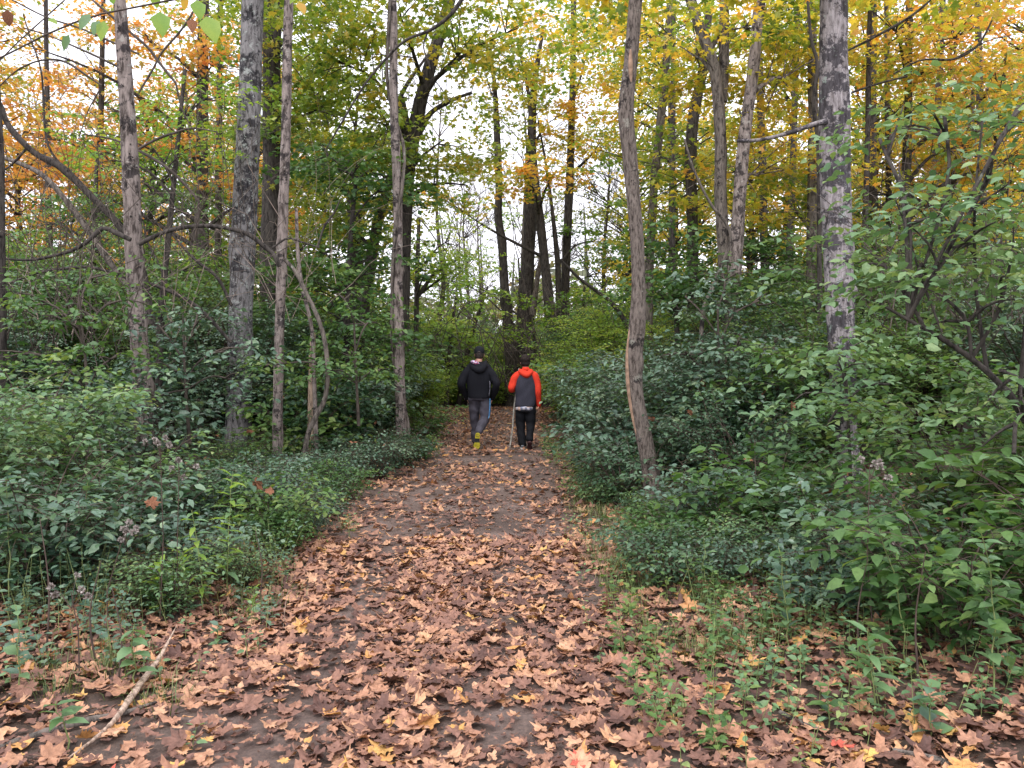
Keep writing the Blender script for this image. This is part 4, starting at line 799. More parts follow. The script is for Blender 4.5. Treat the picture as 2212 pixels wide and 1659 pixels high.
# ------------------------------------------------------------------ trees further back: shared crowns
def make_far_tree(seed, H, z0, rad, nleaf, size, tpl='quad'):
    r = np.random.default_rng(seed); ml, mt = MB(), MB(); P = np.zeros((7, 3)); P[:, 2] = np.linspace(-.3, H, 7); P[1:, :2] = np.cumsum(r.normal(0, .16, (6, 2)), 0)
    Q = spline(P, 20); tr = MB(); tube(tr, Q, np.linspace(.17, .03, 20), 8, lambda PP, th: 1 + .08 * np.sin(3 * th[None] + PP[:, 2:3] * 2))
    nc = nleaf // 110; z = z0 + (H - z0) * r.uniform(0, 1, nc) ** .9; a = r.uniform(0, 2 * PI, nc); prof = np.sin(np.clip((z - z0) / (H - z0), .08, 1) * PI * .92 + .12) ** .6
    rr = rad * prof * r.uniform(.2, 1, nc) ** .6; C = np.column_stack([np.cos(a) * rr, np.sin(a) * rr, z])
    k = np.clip(((z - .35 * rr + .3) / (H + .3) * 19).astype(int), 0, 19); A = Q[k]; mid = (A + C) / 2 + np.column_stack([np.zeros((nc, 2)), .12 * rr]) 
    t = np.linspace(0, 1, 5)[None, :, None]; B = (1 - t) ** 2 * A[:, None] + 2 * t * (1 - t) * mid[:, None] + t ** 2 * C[:, None]; twigs(mt, B, np.broadcast_to(np.linspace(.035, .008, 5)[None], (nc, 5)), 4)
    m = 11; O = np.repeat(C, m, 0); aa = r.uniform(0, 2 * PI, nc * m); O = O + np.column_stack([np.cos(aa) * .5, np.sin(aa) * .5, r.normal(0, .16, nc * m)]) * r.uniform(0, 1, (nc * m, 1))
    D = np.column_stack([np.cos(aa), np.sin(aa), r.normal(0, .2, nc * m)])
    if nleaf: spray(ml, None, O, D, .7 * r.uniform(.6, 1.3, nc * m), 10, tpl, size, r, lat=.07, droop=.25, tilt=.6)
    TRIS[0] += ml.tris() + mt.tris() + tr.tris(); return ml.mesh('crown'), mt.mesh('branches'), tr.mesh('trunk')
def make_bare_tree(seed, H):
    r = np.random.default_rng(seed); tr, mt = MB(), MB(); P = np.zeros((6, 3)); P[:, 2] = np.linspace(-.3, H, 6); P[1:, :2] = np.cumsum(r.normal(0, .2, (5, 2)), 0); Q = spline(P, 16); tube(tr, Q, np.linspace(.13, .015, 16), 7)
    S = [(Q[int(k)], 1) for k in r.integers(4, 15, 22)]; pts = []; rad_ = []
    def grow(p, d, L_, w_, lv):
        q = [p]; dd = d
        for _ in range(4): dd = norm(dd + r.normal(0, .16, 3) + [0, 0, .05]); q.append(q[-1] + dd * L_ / 4)
        pts.append(q); rad_.append(np.linspace(w_, w_ * .4, 5))
        if lv:
            for _ in range(5): k = int(r.integers(1, 5)); grow(q[k], norm(dd + r.normal(0, .55, 3)), L_ * .55, w_ * .5, lv - 1)
    for p, _ in S: a = r.uniform(0, 2 * PI); grow(p, norm(np.array([math.cos(a), math.sin(a), .9])), H * .22, .025, 2)
    twigs(mt, np.array(pts), np.array(rad_), 3); TRIS[0] += tr.tris() + mt.tris(); return mt.mesh('branches'), tr.mesh('trunk')
FT = [make_far_tree(400 + q, H, z0, rd, nl, .15) for q, (H, z0, rd, nl) in enumerate([(13, 2.4, 2.8, 11000), (12, 3.4, 2.5, 9000), (14, 2.0, 3.2, 12000), (9, 1.6, 2.2, 8000)])]
BT = [make_bare_tree(430 + q, H) for q, H in enumerate([11, 9, 12])]
rf = np.random.default_rng(88); FAR = []
def put_far(px, Yd, v, colr, sc=1.0): FAR.append((W(px, 760, Yd)[0], Yd, v, colr, sc))
for px, Yd, v, c in [(60, 27, 3, 'orange'), (210, 33, 1, 'orange'), (330, 26, 3, 'green'), (410, 34, 0, 'orange'), (520, 27, 3, 'olive'), (600, 25, 1, 'olive'), (690, 30, 0, 'olive'), (760, 24, 3, 'olive'), (-60, 24, 1, 'orange'), (470, 40, 2, 'orange'), (650, 40, 2, 'yellow'),
                     (1370, 29, 0, 'olive'), (1450, 24, 1, 'yellow'), (1600, 25, 3, 'yellow'), (1680, 28, 0, 'yellow'), (1830, 26, 2, 'yellow'), (1900, 22, 3, 'yellow'), (2060, 24, 1, 'orange'), (2140, 20, 3, 'yellow'), (2220, 25, 2, 'orange_yellow'), (1800, 40, 0, 'orange_yellow'), (2000, 38, 2, 'yellow'), (2200, 36, 0, 'orange'), (1480, 40, 2, 'yellow'), (2300, 28, 1, 'yellow')]: put_far(px, Yd + rf.uniform(-1, 1), v, c)
CN = {'orange': 'orange', 'green': 'green', 'olive': 'olive green', 'yellow': 'golden yellow', 'orange_yellow': 'orange-gold'}
FAR.sort(key=lambda q: q[1]); seen = {}
for x, y, v, c, sc in FAR:
    cr, br, tr = FT[v]; nm = f'{"remote" if y > 32 else "distant" if y > 26 else "background"} {CN[c]} autumn tree {place_words(x, y)}'
    seen[nm] = seen.get(nm, 0) + 1
    if seen[nm] > 1: nm += ', further back'
    rt = thing('autumn_tree', nm, 'tree', (x, y, float(ground_z(x, y))), 'autumn trees behind the shrubs', rf.uniform(0, 6.28)); s0 = sc * rf.uniform(.9, 1.1); rt.scale = (s0, s0, s0)
    o = link('crown', cr, M[c], rt); o['kind'] = 'stuff'; link('trunk', tr, M['bark_dark'], rt); o = link('branches', br, M['bark_dark'], rt)
for k, (px, Yd) in enumerate([(900, 30), (1020, 36), (1110, 31), (1180, 38), (1290, 30), (1050, 48), (960, 46), (1230, 46), (240, 38), (150, 30), (1340, 36), (1400, 48), (820, 50), (330, 45), (60, 42)]):
    x = W(px, 760, Yd)[0]; br, tr = BT[k % 3]; nm = f'{"faint" if Yd > 40 else "grey"} leafless tree {"at the very back " if Yd > 40 else ""}{place_words(x, Yd)}'
    seen[nm] = seen.get(nm, 0) + 1
    if seen[nm] > 1: nm += ', further back'
    rt = thing('bare_tree', nm, 'tree', (x, Yd, float(ground_z(x, Yd))), 'leafless trees beyond the bend', k * 1.1); link('trunk', tr, M['bark_mid'], rt); link('branches', br, M['bark_mid'], rt)
# plain trunks that show between the near ones on the right and left
for k, (px, pt, Yd, w_, ln) in enumerate([(1655, 300, 19, 17, -20), (1700, 360, 20, 14, 25), (1880, 300, 18, 18, 8), (1925, 420, 17, 13, -10), (2010, 250, 19, 15, 30), (2130, 380, 18, 16, -18), (470, 330, 23, 14, 6), (205, 380, 20, 13, 20), (110, 350, 22, 12, -12), (1450, 400, 22, 14, 5), (1860, 420, 15, 12, 22)]):
    tt = Tree('woodland_tree', f'dark {"leaning " if abs(ln) > 15 else ""}background trunk {place_words(W(px, 760, Yd)[0], Yd)}', 'tree', 500 + k, 'dark trunks of the wood behind')
    seen[tt.label] = seen.get(tt.label, 0) + 1
    if seen[tt.label] > 1: tt.label += ', thinner one'
    tt.trunk([(px + ln, -60, w_ * .7), (px + ln * .5, pt, w_), (px, 700, w_ * 1.2)], Yd, M['bark_dark'], sides=9, step=.2, top_z=11)
# the wood closes far off
fw = MB(); n = 20000; xx = rf.uniform(-62, 62, n); yy = rf.uniform(62, 80, n); top = 6.2 + 1.6 * np.sin(xx * .21 + 1) + 1.2 * np.sin(xx * .53) + 5 * np.clip((np.abs(xx - 1) - 9) / 16, 0, 1.3)
zz = -1 + (top + 1) * rf.uniform(0, 1, n) ** .8; a = rf.uniform(0, 2 * PI, n); leaves(fw, 'quad', np.column_stack([xx, yy, zz]), np.column_stack([np.cos(a), np.sin(a), rf.normal(0, .4, n)]), rf.normal(0, 1, (n, 3)) + [0, -.6, .8], rf.uniform(.5, 1.0, n), rf.uniform(0, 1, n))
for x in np.arange(-60, 60, 1.7): 
    y0_ = rf.uniform(58, 72); xq = x + rf.normal(0, .5); tube(fw, np.array([[xq, y0_, -1.5], [xq + rf.normal(0, .3), y0_, 5], [xq + rf.normal(0, .6), y0_, rf.uniform(8, 13)]]), np.array([.18, .14, .03]), 5, r=.0)
M['far_wood'] = leaf_mat('leaf_far_wood', [(.1, .11, .075), (.15, .17, .09), (.22, .22, .1), (.3, .22, .12)], trans=.35, patch=.4, pscale=.12)
o = link('far_woods', fw.mesh('far_woods'), M['far_wood']); TRIS[0] += fw.tris(); tag(o, 'hazy line of woods closing the view far behind', 'woods', kind='stuff')

# ------------------------------------------------------------------ tangled bare limbs on the left
def limbs(name, label, cat, seed, Yd, lst, mat, pname='branch'):
    t_ = Tree(name, label, cat, seed); t_.mat = mat
    for q, pts in enumerate(lst): t_.limb(pts, Yd, mat, name=('stem' if q == 0 else pname))
    return t_
limbs('leaning_limb', 'dark limb leaning in from the left edge to the dead trunk', 'tree', 601, 11, [[(-30, 170, 9.36), (0, 225, 10.9), (20, 273, 12.5), (75, 330, 13.3), (133, 347 + 15, 18), (213, 440, 14.8), (262, 492, 15.6), (300, 560, 15.6), (330, 700, 17.2)], [(133, 360, 6.24), (100, 300, 4.68), (90, 160, 3.9), (67, 87, 3.12), (50, 30, 2.34)], [(60, 318, 6.24), (20, 360, 4.68), (-20, 380, 3.9)]], M['bark_dark'])
limbs('leaning_limb', 'grey leaning trunk split at its top, behind pale dead trunk', 'tree', 602, 12, [[(-30, 330, 7.8), (40, 352, 9.36), (100, 385, 10.9), (160, 455, 13.3), (200, 510, 14), (240, 570, 14), (300, 650, 12.5), (345, 720, 12.5)]], M['bark_mid'])
limbs('bare_limbs', 'long bare twiggy boughs crossing the sky at upper left', 'branch', 603, 10.5, [[(420, 520, 7.02), (430, 450, 6.24), (423, 427, 6.24), (367, 367, 6.24), (293, 322, 6.24), (240, 300, 3.9), (180, 290, 3.12)], [(293, 325, 5.46), (340, 300, 5.46), (377, 287, 4.68), (417, 277, 3.9), (470, 285, 2.34)],
       [(380, 180, 5.46), (340, 130, 6.24), (320, 103, 6.24), (270, 60, 5.46), (200, 0, 4.68), (170, -30, 3.9)], [(300, 200, 3.9), (330, 150, 4.68), (350, 113, 4.68), (390, 67, 4.68), (420, 20, 3.9), (430, -20, 3.12)], [(300, 117, 4.68), (240, 90, 4.68), (170, 60, 3.9), (100, 37, 3.9), (27, 0, 3.12)],
       [(253, 143, 4.68), (205, 120, 4.68), (160, 100, 3.9), (100, 75, 3.12), (50, 60, 3.12)], [(220, 185, 3.9), (190, 165, 4.68), (140, 133, 4.68), (90, 130, 3.9), (40, 150, 3.12), (0, 185, 2.34)], [(215, 195, 3.12), (190, 240, 2.34), (170, 300, 2.34)], [(380, 180, 4.68), (395, 240, 3.12), (430, 300, 2.34)]], M['twig'])
limbs('arching_vine', 'thick dark arching vine swooping left from the pale dead trunk', 'vine', 604, 9.2, [[(282, 518, 10.1), (250, 503, 10.9), (226, 492, 10.9), (205, 506, 10.1), (185, 525, 9.36), (150, 543, 7.8), (100, 556, 7.02), (60, 562, 5.46), (-10, 558, 4.68)]], M['bark_dark'])
limbs('arching_vine', 'dark vine arching across the thick grey trunk', 'vine', 605, 9.4, [[(300, 528, 10.1), (325, 515, 10.1), (360, 500, 9.36), (400, 491, 9.36), (450, 488, 8.58), (500, 495, 8.58), (540, 508, 9.36), (568, 530, 10.1), (590, 548, 10.9), (605, 575, 9.36)], [(590, 535, 4.68), (620, 515, 4.68), (650, 522, 3.9), (690, 535, 3.9)], [(686, 535, 3.9), (700, 490, 4.68), (722, 460, 3.9), (735, 430, 2.34)]], M['bark_dark'])
limbs('low_arching_limb', 'low dark limb arching below the swooping vine', 'branch', 606, 11, [[(20, 612, 3.9), (80, 590, 5.46), (140, 580, 6.24), (200, 578, 7.02), (270, 598, 7.8), (330, 615, 7.8), (390, 640, 8.58), (440, 675, 7.8), (500, 740, 7.02)], [(310, 480, 3.12), (318, 520, 4.68), (350, 585, 5.46), (365, 630, 3.9)], [(370, 505, 4.68), (420, 560, 6.24), (470, 600, 7.02), (500, 660, 7.02)]], M['bark_dark'])
limbs('bare_bough', 'long thin dark bough curving up across the vine-wrapped trunk', 'branch', 607, 11, [[(700, 330, 2.34), (735, 270, 3.9), (790, 180, 4.68), (840, 120, 5.46), (880, 85, 6.24), (930, 65, 7.02), (975, 30, 8.58), (1010, -20, 9.36)], [(925, 68, 3.9), (915, 100, 3.12), (930, 150, 2.34)]], M['bark_dark'])
limbs('bare_bough', 'dark forking bough spreading right from the lichen trunk', 'branch', 608, 10.5, [[(1830, 110, 4.68), (1880, 85, 5.46), (1960, 40, 5.46), (2010, 0, 4.68), (2040, -30, 3.9)], [(1840, 200, 5.46), (1900, 180, 4.68), (1960, 165, 4.68)], [(1930, 160, 3.12), (1990, 130, 3.9), (2060, 128, 4.68), (2110, 100, 4.68), (2140, 50, 3.9), (2160, 0, 3.12)], [(2060, 128, 3.12), (2130, 90, 2.34), (2190, 75, 1.56)]], M['bark_dark'])
# brushy bare twigs, left understory
def brush(name, label, px0, px1, py, Yd, n, seed, mat, h=1.6, wd=3):
    r = np.random.default_rng(seed); mb = MB(); P = []; 
    for _ in range(n):
        a = W(r.uniform(px0, px1), py + r.uniform(-60, 60), Yd + r.uniform(-1.2, 1.2)); a[2] = max(0, a[2]); d = np.array([r.normal(0, .55), r.normal(0, .3), 1]); q = [a]
        for k in range(6): d = norm(d + r.normal(0, .14, 3) + [r.choice([-1, 1]) * .05, 0, -.05 * k]); q.append(q[-1] + d * h / 6 * r.uniform(.8, 1.2))
        P.append(q)
    twigs(mb, np.array(P), np.broadcast_to(np.linspace(1, .3, 7)[None] * .0065 * wd / 3, (n, 7)), 4); o0 = W((px0 + px1) / 2, py, Yd); rt = thing(name, label, 'bush', (float(o0[0]), float(o0[1]), 0.)); part('stems', mb, mat, rt, 'stuff')
brush('bare_bush', 'tangle of thin leafless stems at the far left', -60, 260, 740, 9.5, 50, 701, M['twig'], 2.6)
brush('bare_bush', 'dark crossing twigs among the arching vines at left', 60, 560, 560, 10, 70, 706, M['twig'], 2.4, 2.2)
brush('bare_bush', 'pale dry twigs among the shrubs below the arching vine', 30, 460, 720, 10.5, 26, 702, M['twig_pale'], 2.2, 2.5)
brush('bare_bush', 'dark leafless stems behind the shrubs at the right edge', 1860, 2230, 700, 9, 60, 703, M['twig'], 2.6)
brush('bare_bush', 'thin dark stems under the trees where the path bends', 900, 1330, 800, 23, 90, 704, M['twig'], 3.0, 6)
brush('bare_bush', 'thin grey vines hanging round the crooked stem', 560, 740, 640, 10.4, 18, 705, M['twig_pale'], 2.4, 2)

# ------------------------------------------------------------------ saplings close to the camera
t = Tree('leafy_sapling', 'pale green leafy sapling reaching in from the right edge', 'sapling', 801); t.mat = M['bark_dark']
t.limb([(2330, 1180, 22), (2260, 1000, 20), (2200, 880, 18), (2130, 800, 15), (2040, 735, 12), (1960, 690, 8), (1900, 655, 5)], 4.9, name='trunk'); TQ = [W(*q, 4.9) for q in ((2260, 1000), (2200, 880), (2130, 800), (2040, 735), (1960, 690))]
t.axis.append((spline(np.array(TQ), 20), np.full(20, .02)))
t.limb([(2132, 803, 10, 4.9), (2110, 640, 7, 4.95), (2105, 480, 6, 5), (2112, 360, 5, 5), (2125, 240, 3, 5)], 4.9); t.limb([(2200, 884, 9, 4.9), (2215, 700, 8, 4.8), (2230, 560, 6, 4.7)], 4.9)
t.limb([(2042, 737, 6, 4.9), (1990, 600, 5, 5), (1960, 500, 4, 5.1), (1930, 420, 3, 5.1)], 4.9); t.limb([(2110, 560, 4), (2040, 470, 3), (1960, 400, 2)], 5.0)
t.crown([(1950, 430, 5.1, .42, .35, .3, 250), (2080, 520, 4.9, .45, .35, .3, 300), (2140, 380, 5.0, .4, .35, .35, 260), (2170, 620, 4.7, .35, .3, .35, 260), (1990, 570, 5.0, .45, .3, .2, 240), (2060, 660, 4.9, .4, .3, .25, 200), (2160, 800, 4.6, .3, .3, .35, 200), (1900, 300, 5.4, .35, .3, .3, 120), (2040, 250, 5.3, .45, .35, .3, 170), (1900, 560, 5.2, .25, .25, .15, 100), (2200, 230, 5.1, .3, .3, .3, 140), (2190, 980, 4.5, .25, .25, .35, 110)], M['shrub_pale'], tpl='ovate', size=.078, tw=.26, per=8, flat=.09, limbs=True, trad=.002)
t = Tree('leafy_sapling', 'bright-leaved sapling in front of the big lichen trunk foot', 'sapling', 802); t.mat = M['bark_dark']
t.limb([(1842, 1130, 9), (1836, 1000, 8), (1830, 860, 6), (1825, 760, 4)], 7.2, name='trunk'); t.axis.append((spline(np.array([W(1842, 1130, 7.2), W(1836, 1000, 7.2), W(1825, 760, 7.2)]), 20), np.full(20, .02)))
t.crown([(1790, 740, 7.2, .35, .3, .15, 110), (1820, 800, 7.2, .4, .3, .12, 150), (1760, 850, 7.2, .45, .3, .12, 150), (1860, 880, 7.2, .45, .3, .15, 170), (1780, 930, 7.1, .4, .3, .12, 130), (1920, 830, 7.3, .4, .3, .12, 110), (1870, 980, 7.1, .35, .3, .1, 80)], M['lime' if 0 else 'shrub_pale'], tpl='ovate', size=.095, tw=.3, per=8, flat=.08, trad=.002)

for lab, sd_, Y_, tr_, bl_, mt2 in (('loose leafy sapling rising in front of the pale dead trunk', 803, 8.3, [(190, 900, 8), (185, 780, 6), (170, 640, 4)], [(90, 650, 8.4), (170, 700, 8.2), (240, 650, 8.5), (60, 760, 8), (250, 770, 8.2), (130, 800, 7.8), (200, 590, 8.6)], 'shrub_green'),
        ('loose leafy sapling between pale dead and thick grey trunks', 804, 9.0, [(410, 960, 8), (400, 820, 6), (395, 680, 4)], [(340, 700, 9), (430, 670, 9.2), (460, 760, 9), (380, 800, 8.8), (500, 820, 9), (330, 860, 8.6)], 'shrub_blue'),
        ('loose leafy sapling right of the crooked stem', 805, 10.6, [(775, 920, 8), (770, 820, 6), (765, 700, 4)], [(740, 640, 10.6), (800, 690, 10.8), (760, 760, 10.5), (820, 800, 10.8), (700, 800, 10.3), (560, 790, 9.8)], 'shrub_green'),
        ('airy leafy sapling right of the sinuous trunk', 806, 9.6, [(1560, 1000, 9), (1555, 850, 7), (1550, 650, 4)], [(1480, 640, 9.8), (1560, 590, 9.8), (1640, 650, 9.6), (1480, 760, 9.5), (1600, 740, 9.4), (1680, 730, 9.6), (1530, 830, 9.2), (1660, 820, 9.2)], 'shrub_blue')):
    t = Tree('leafy_sapling', lab, 'sapling', sd_); t.mat = M['twig']; t.limb(tr_, Y_, name='trunk'); t.axis.append((spline(np.array([W(q[0], q[1], Y_) for q in tr_]), 20), np.full(20, .015)))
    t.crown([(x_, y_, z__, .45, .4, .16, 170) for x_, y_, z__ in bl_], M[mt2], tpl='ovate', size=.085, tw=.34, per=8, flat=.09, trad=.002)
# weeds with leaves one can pick out: each leaf a part
LEAF_ME = {}
for nm_, tp in (('ovate', TPL['ovate']), ('lance', TPL['lance']), ('broad', T_ovate(.34))):
    mb = MB(); mb.add(tp[0], tp[1], .5); LEAF_ME[nm_] = mb.mesh('leaf')
def G(px, py):
    """the ground point seen at a picture point"""
    a = W(px, py, 1.0); d = a - np.array([0, 0, CAMH]); k = -CAMH / d[2]; p = np.array([0, 0, CAMH]) + d * k
    for _ in range(4): zz_ = float(ground_z(p[0], p[1])); k = (zz_ - CAMH) / d[2]; p = np.array([0, 0, CAMH]) + d * k
    return p
def weed(label, px, py, h, n, size, tp, mats, seed, lean=(0, 0), up=.3, start=.2, droop=True, name='weed', stem='stem_green'):
    r = np.random.default_rng(seed); b = G(px, py); rt = thing(name, label, 'plant', tuple(float(c) for c in b)); tz = np.linspace(0, 1, 8)
    P = np.column_stack([lean[0] * tz ** 2 * h, lean[1] * tz ** 2 * h, h * tz - .02]) + r.normal(0, .006, (8, 3)) + b; mb = MB(); tube(mb, P, np.linspace(.0042, .0016, 8), 5); part('stem', mb, M[stem], rt)
    for k in range(n):
        f = start + (1 - start) * (k // 2 + .5) / (n / 2); i_ = min(6, int(f * 7)); p = P[i_] + (P[i_ + 1] - P[i_]) * (f * 7 - i_) - b; a = (k // 2) * 1.45 + (k % 2) * PI + r.normal(0, .25)
        u = up + r.normal(0, .25); Yv = Vector((math.cos(a), math.sin(a), u)).normalized(); Zv = Vector((-math.cos(a) * u * .6 + r.normal(0, .2), -math.sin(a) * u * .6 + r.normal(0, .2), 1)); Xv = Yv.cross(Zv).normalized(); Zv = Xv.cross(Yv)
        o = link('leaf', LEAF_ME[tp], M[mats[int(r.integers(len(mats)))]], rt); s_ = size * r.uniform(.7, 1.15) * (1.15 - .5 * abs(f - .45))
        o.matrix_local = Matrix.Translation(Vector(p)) @ Matrix((Xv, Yv, Zv)).transposed().to_4x4() @ Matrix.Scale(float(s_), 4)
    return rt
weed('tall yellow-green goldenrod stalk left of the path', 492, 1290, .82, 34, .12, 'lance', ['lime', 'shrub_pale'], 1, (.05, 0), .25)
weed('goldenrod stalk leaning left of the taller yellow-green one', 440, 1330, .66, 26, .11, 'lance', ['lime', 'shrub_pale'], 2, (-.1, 0), -.1)
weed('bushy bright green weed at foot of the goldenrod stalks', 345, 1330, .34, 26, .13, 'lance', ['shrub_green', 'lime'], 3, (0, 0), .5, .1)
weed('bright green weed touching the right of the bushy one', 385, 1310, .36, 20, .12, 'lance', ['lime'], 4, (.1, 0), .6, .1)
weed('pale broad-leaved weed beside the broken stick', 290, 1500, .34, 12, .085, 'broad', ['shrub_pale'], 5, (0, 0), -.2, .35)
weed('pale green weed at the lower left edge', 40, 1500, .42, 14, .07, 'broad', ['shrub_pale', 'shrub_blue'], 6)
weed('leafy seedling at the bottom left corner', 150, 1625, .22, 8, .10, 'ovate', ['shrub_green', 'shrub_pale'], 7, (-.2, 0), .1, .6)
weed('low weed with narrow leaves left of centre path edge', 545, 1330, .2, 14, .07, 'lance', ['lime', 'shrub_green'], 8)
weed('star-shaped narrow-leaved weed at the lower right', 1890, 1560, .40, 18, .12, 'lance', ['shrub_pale', 'shrub_green'], 9, (-.1, 0), .15, .35)
weed('upright broad-leaved weed below star-shaped one', 1790, 1575, .22, 10, .08, 'ovate', ['shrub_blue', 'shrub_green'], 10)
weed('yellowish weed beside the foot of sinuous trunk', 1462, 1250, .34, 14, .075, 'broad', ['lime', 'shrub_pale'], 11)
weed('pale weed right of the yellowish one', 1520, 1290, .4, 20, .07, 'ovate', ['shrub_pale', 'shrub_green'], 12)
weed('tall green weed near the middle right edge shrubs', 1700, 1400, .55, 24, .085, 'ovate', ['shrub_pale', 'shrub_blue'], 13, (-.1, 0))
weed('arching green weed with paired leaves at right', 1960, 1450, .7, 30, .085, 'ovate', ['shrub_pale', 'shrub_green'], 14, (-.25, -.1))
weed('leafy weed at the right edge above the litter', 2150, 1500, .75, 34, .09, 'ovate', ['shrub_pale'], 15, (-.15, -.1))
weed('broad-leaved seedling near the bottom right corner', 2010, 1600, .25, 12, .085, 'broad', ['shrub_blue', 'shrub_pale'], 16)
weed('weed with opposite blue-green leaves at left middle', 180, 1290, .75, 26, .10, 'ovate', ['shrub_blue', 'shrub_pale'], 17, (.05, 0), .15, .45)
weed('broad green weed at the left edge of the picture', 20, 1330, .8, 24, .11, 'broad', ['shrub_green', 'shrub_blue'], 18, (0, 0), .1, .5)
weed('small pale plant right of the bushy bright weed', 470, 1400, .16, 10, .055, 'broad', ['shrub_pale', 'shrub_blue'], 19)
weed('small round-leaved plant on right path margin', 1330, 1420, .1, 8, .045, 'broad', ['shrub_green'], 20)
# dried flower heads
def seedhead(label, px, py, h, seed, nb=5):
    r = np.random.default_rng(seed); b = G(px, py); rt = thing('dried_flower', label, 'plant', tuple(float(c) for c in b)); mb = MB(); top = b + np.array([r.normal(0, .05), 0, h]); tube(mb, np.array([b, (b + top) / 2 + r.normal(0, .02, 3), top]), np.array([.004, .003, .002]), 5)
    fl = MB()
    for k in range(nb):
        c = top + r.normal(0, [.045, .045, .025]); tube(mb, np.array([top - [0, 0, .08], (top + c) / 2 - [0, 0, .02], c]), .0015, 4); m_ = 46
        d = norm(r.normal(0, 1, (m_, 3)) + [0, 0, .5]); leaves(fl, 'quad', c + d * .006, d, r.normal(0, 1, (m_, 3)), r.uniform(.009, .02, m_), r.uniform(0, 1, m_))
    part('stem', mb, M['stem_red'], rt); part('flower_head', fl, M['fluff'], rt, 'stuff')
seedhead('grey fluffy seed head in the shrubs below slender trunk', 345, 1350, 1.05, 1, 6); seedhead('fluffy seed head right of the tallest dried one', 388, 1330, .9, 2)
seedhead('grey seed head left of the bushy bright weed', 232, 1400, .62, 3, 6); seedhead('low pale seed head above the pale broad-leaved weed', 172, 1470, .42, 4); seedhead('grey dried flower among the right-hand shrubs', 1890, 1420, .95, 5); seedhead('small dried flower right above the star-shaped weed', 1900, 1360, .5, 6)
for q, (px, py, h) in enumerate([(100, 1420, .7), (205, 1430, .5), (255, 1480, .45), (1240 + 620, 1440, .5), (560, 1310, .5), (1985, 1480, .6)]):
    b = G(px, py); mb = MB(); tube(mb, spline(np.array([b, b + [.02 * (-1) ** q, 0, h * .5], b + [-.03 * (-1) ** q, .02, h]]), 8), np.linspace(.006, .002, 8), 5); rt = thing('dead_stalk', f'bare dark stalk standing {place_words(b[0], b[1])}' + (', lower one' if q == 2 else ''), 'plant', tuple(float(c) for c in b), 'bare dark stalks in the weeds'); part('stem', mb, M['stem_red'], rt)

# the twig that hangs into the top left corner, close to the lens
t = Tree('hanging_twig', 'close hanging twig with broad green leaves at top left', 'branch', 901); t.mat = M['twig']
t.limb([(-20, 135, 4), (60, 95, 4), (120, 65, 4), (200, 35, 4), (280, 18, 4), (420, -10, 5)], 2.7, M['twig'], name='stem', sides=6); t.limb([(-20, 150, 3), (40, 90, 3), (90, 45, 3), (140, 0, 3)], 2.8, M['twig'], name='stem', sides=6)
hang = [(345, 25, 75, -78, 'lime', 'broad'), (425, 0, 60, -75, 'lime', 'broad'), (445, 35, 85, -65, 'lime', 'broad'), (330, -20, 45, -80, 'lime', 'broad'), (245, 10, 30, 100, 'lime', 'ovate'), (195, 30, 55, -120, 'shrub_pale', 'ovate'), (215, 45, 45, -110, 'shrub_pale', 'broad'), (225, 45, 60, -95, 'lime', 'ovate'), (400, -10, 40, -100, 'orange_yellow', 'ovate'), (415, 40, 42, -85, 'dead', 'broad'),
        (95, -20, 34, -90, 'orange_yellow', 'ovate'), (16, 20, 45, -95, 'dead', 'broad'), (150, 75, 50, -125, 'shrub_pale', 'ovate'), (640, -10, 30, -140, 'lime', 'broad'), (645, 5, 40, -60, 'orange_yellow', 'broad'), (105, 40, 34, -30, 'lime', 'ovate')]
for px, py, ln, an, mt_, tp in hang:
    p = W(px, py, 2.7) - np.array(t.root.location); s_ = .78 * ln * 1024 / 2212 / FPX * 2.7; a = math.radians(an); Yv = Vector((math.cos(a), .25 * (-1) ** px, math.sin(a))).normalized(); Zv = Vector((.25, -.8, .5)); Xv = Yv.cross(Zv).normalized(); Zv = Xv.cross(Yv)
    o = link('leaf', LEAF_ME[tp], M[mt_], t.root); o.matrix_local = Matrix.Translation(Vector(p)) @ Matrix((Xv, Yv, Zv)).transposed().to_4x4() @ Matrix.Scale(float(s_), 4)
t.limb([(560, -40, 4), (610, -20, 4), (645, 0, 3)], 2.7, M['twig'], name='stem', sides=6)

# fallen sticks
def stick(label, P, rads, seed, mat='deadwood', name='broken_stick', step=.02, cat='stick'):
    r = np.random.default_rng(seed); Q = spline(np.array(P), max(10, int(np.linalg.norm(np.diff(P, axis=0), axis=1).sum() / step))); rr_ = np.interp(np.linspace(0, 1, len(Q)), np.linspace(0, 1, len(rads)), rads); mb = MB(); n_ = r.normal(0, .1, (len(Q), 10))
    tube(mb, Q, rr_, 10, lambda PP, th: 1 + .22 * np.sin(2 * th[None] + PP[:, 1:2] * 6) + n_); rt = thing(name, label, cat, tuple(float(c) for c in Q[0])); part('wood', mb, M[mat], rt, smooth=False); return rt
z_ = lambda p, h: p + np.array([0, 0, h])
stick('long splintered tan stick lying across the lower left', [z_(G(150, 1648), .02), z_(G(238, 1585), .035), z_(G(300, 1505), .05), z_(G(345, 1450), .07), z_(G(383, 1390), .10)], [.005, .010, .013, .012, .009, .0015], 1, 'stick_pale')
stick('grey weathered stick crossing under the tan one', [z_(G(-30, 1635), .015), z_(G(80, 1600), .02), z_(G(180, 1570), .02), z_(G(260, 1552), .02), z_(G(338, 1528), .025)], [.014, .015, .013, .010, .004], 2, 'bark_mid')
stick('short grey stick among leaves at lower right', [z_(G(1684, 1552), .03), z_(G(1720, 1572), .03), z_(G(1772, 1592), .03)], [.008, .009, .005], 3, 'bark_mid')
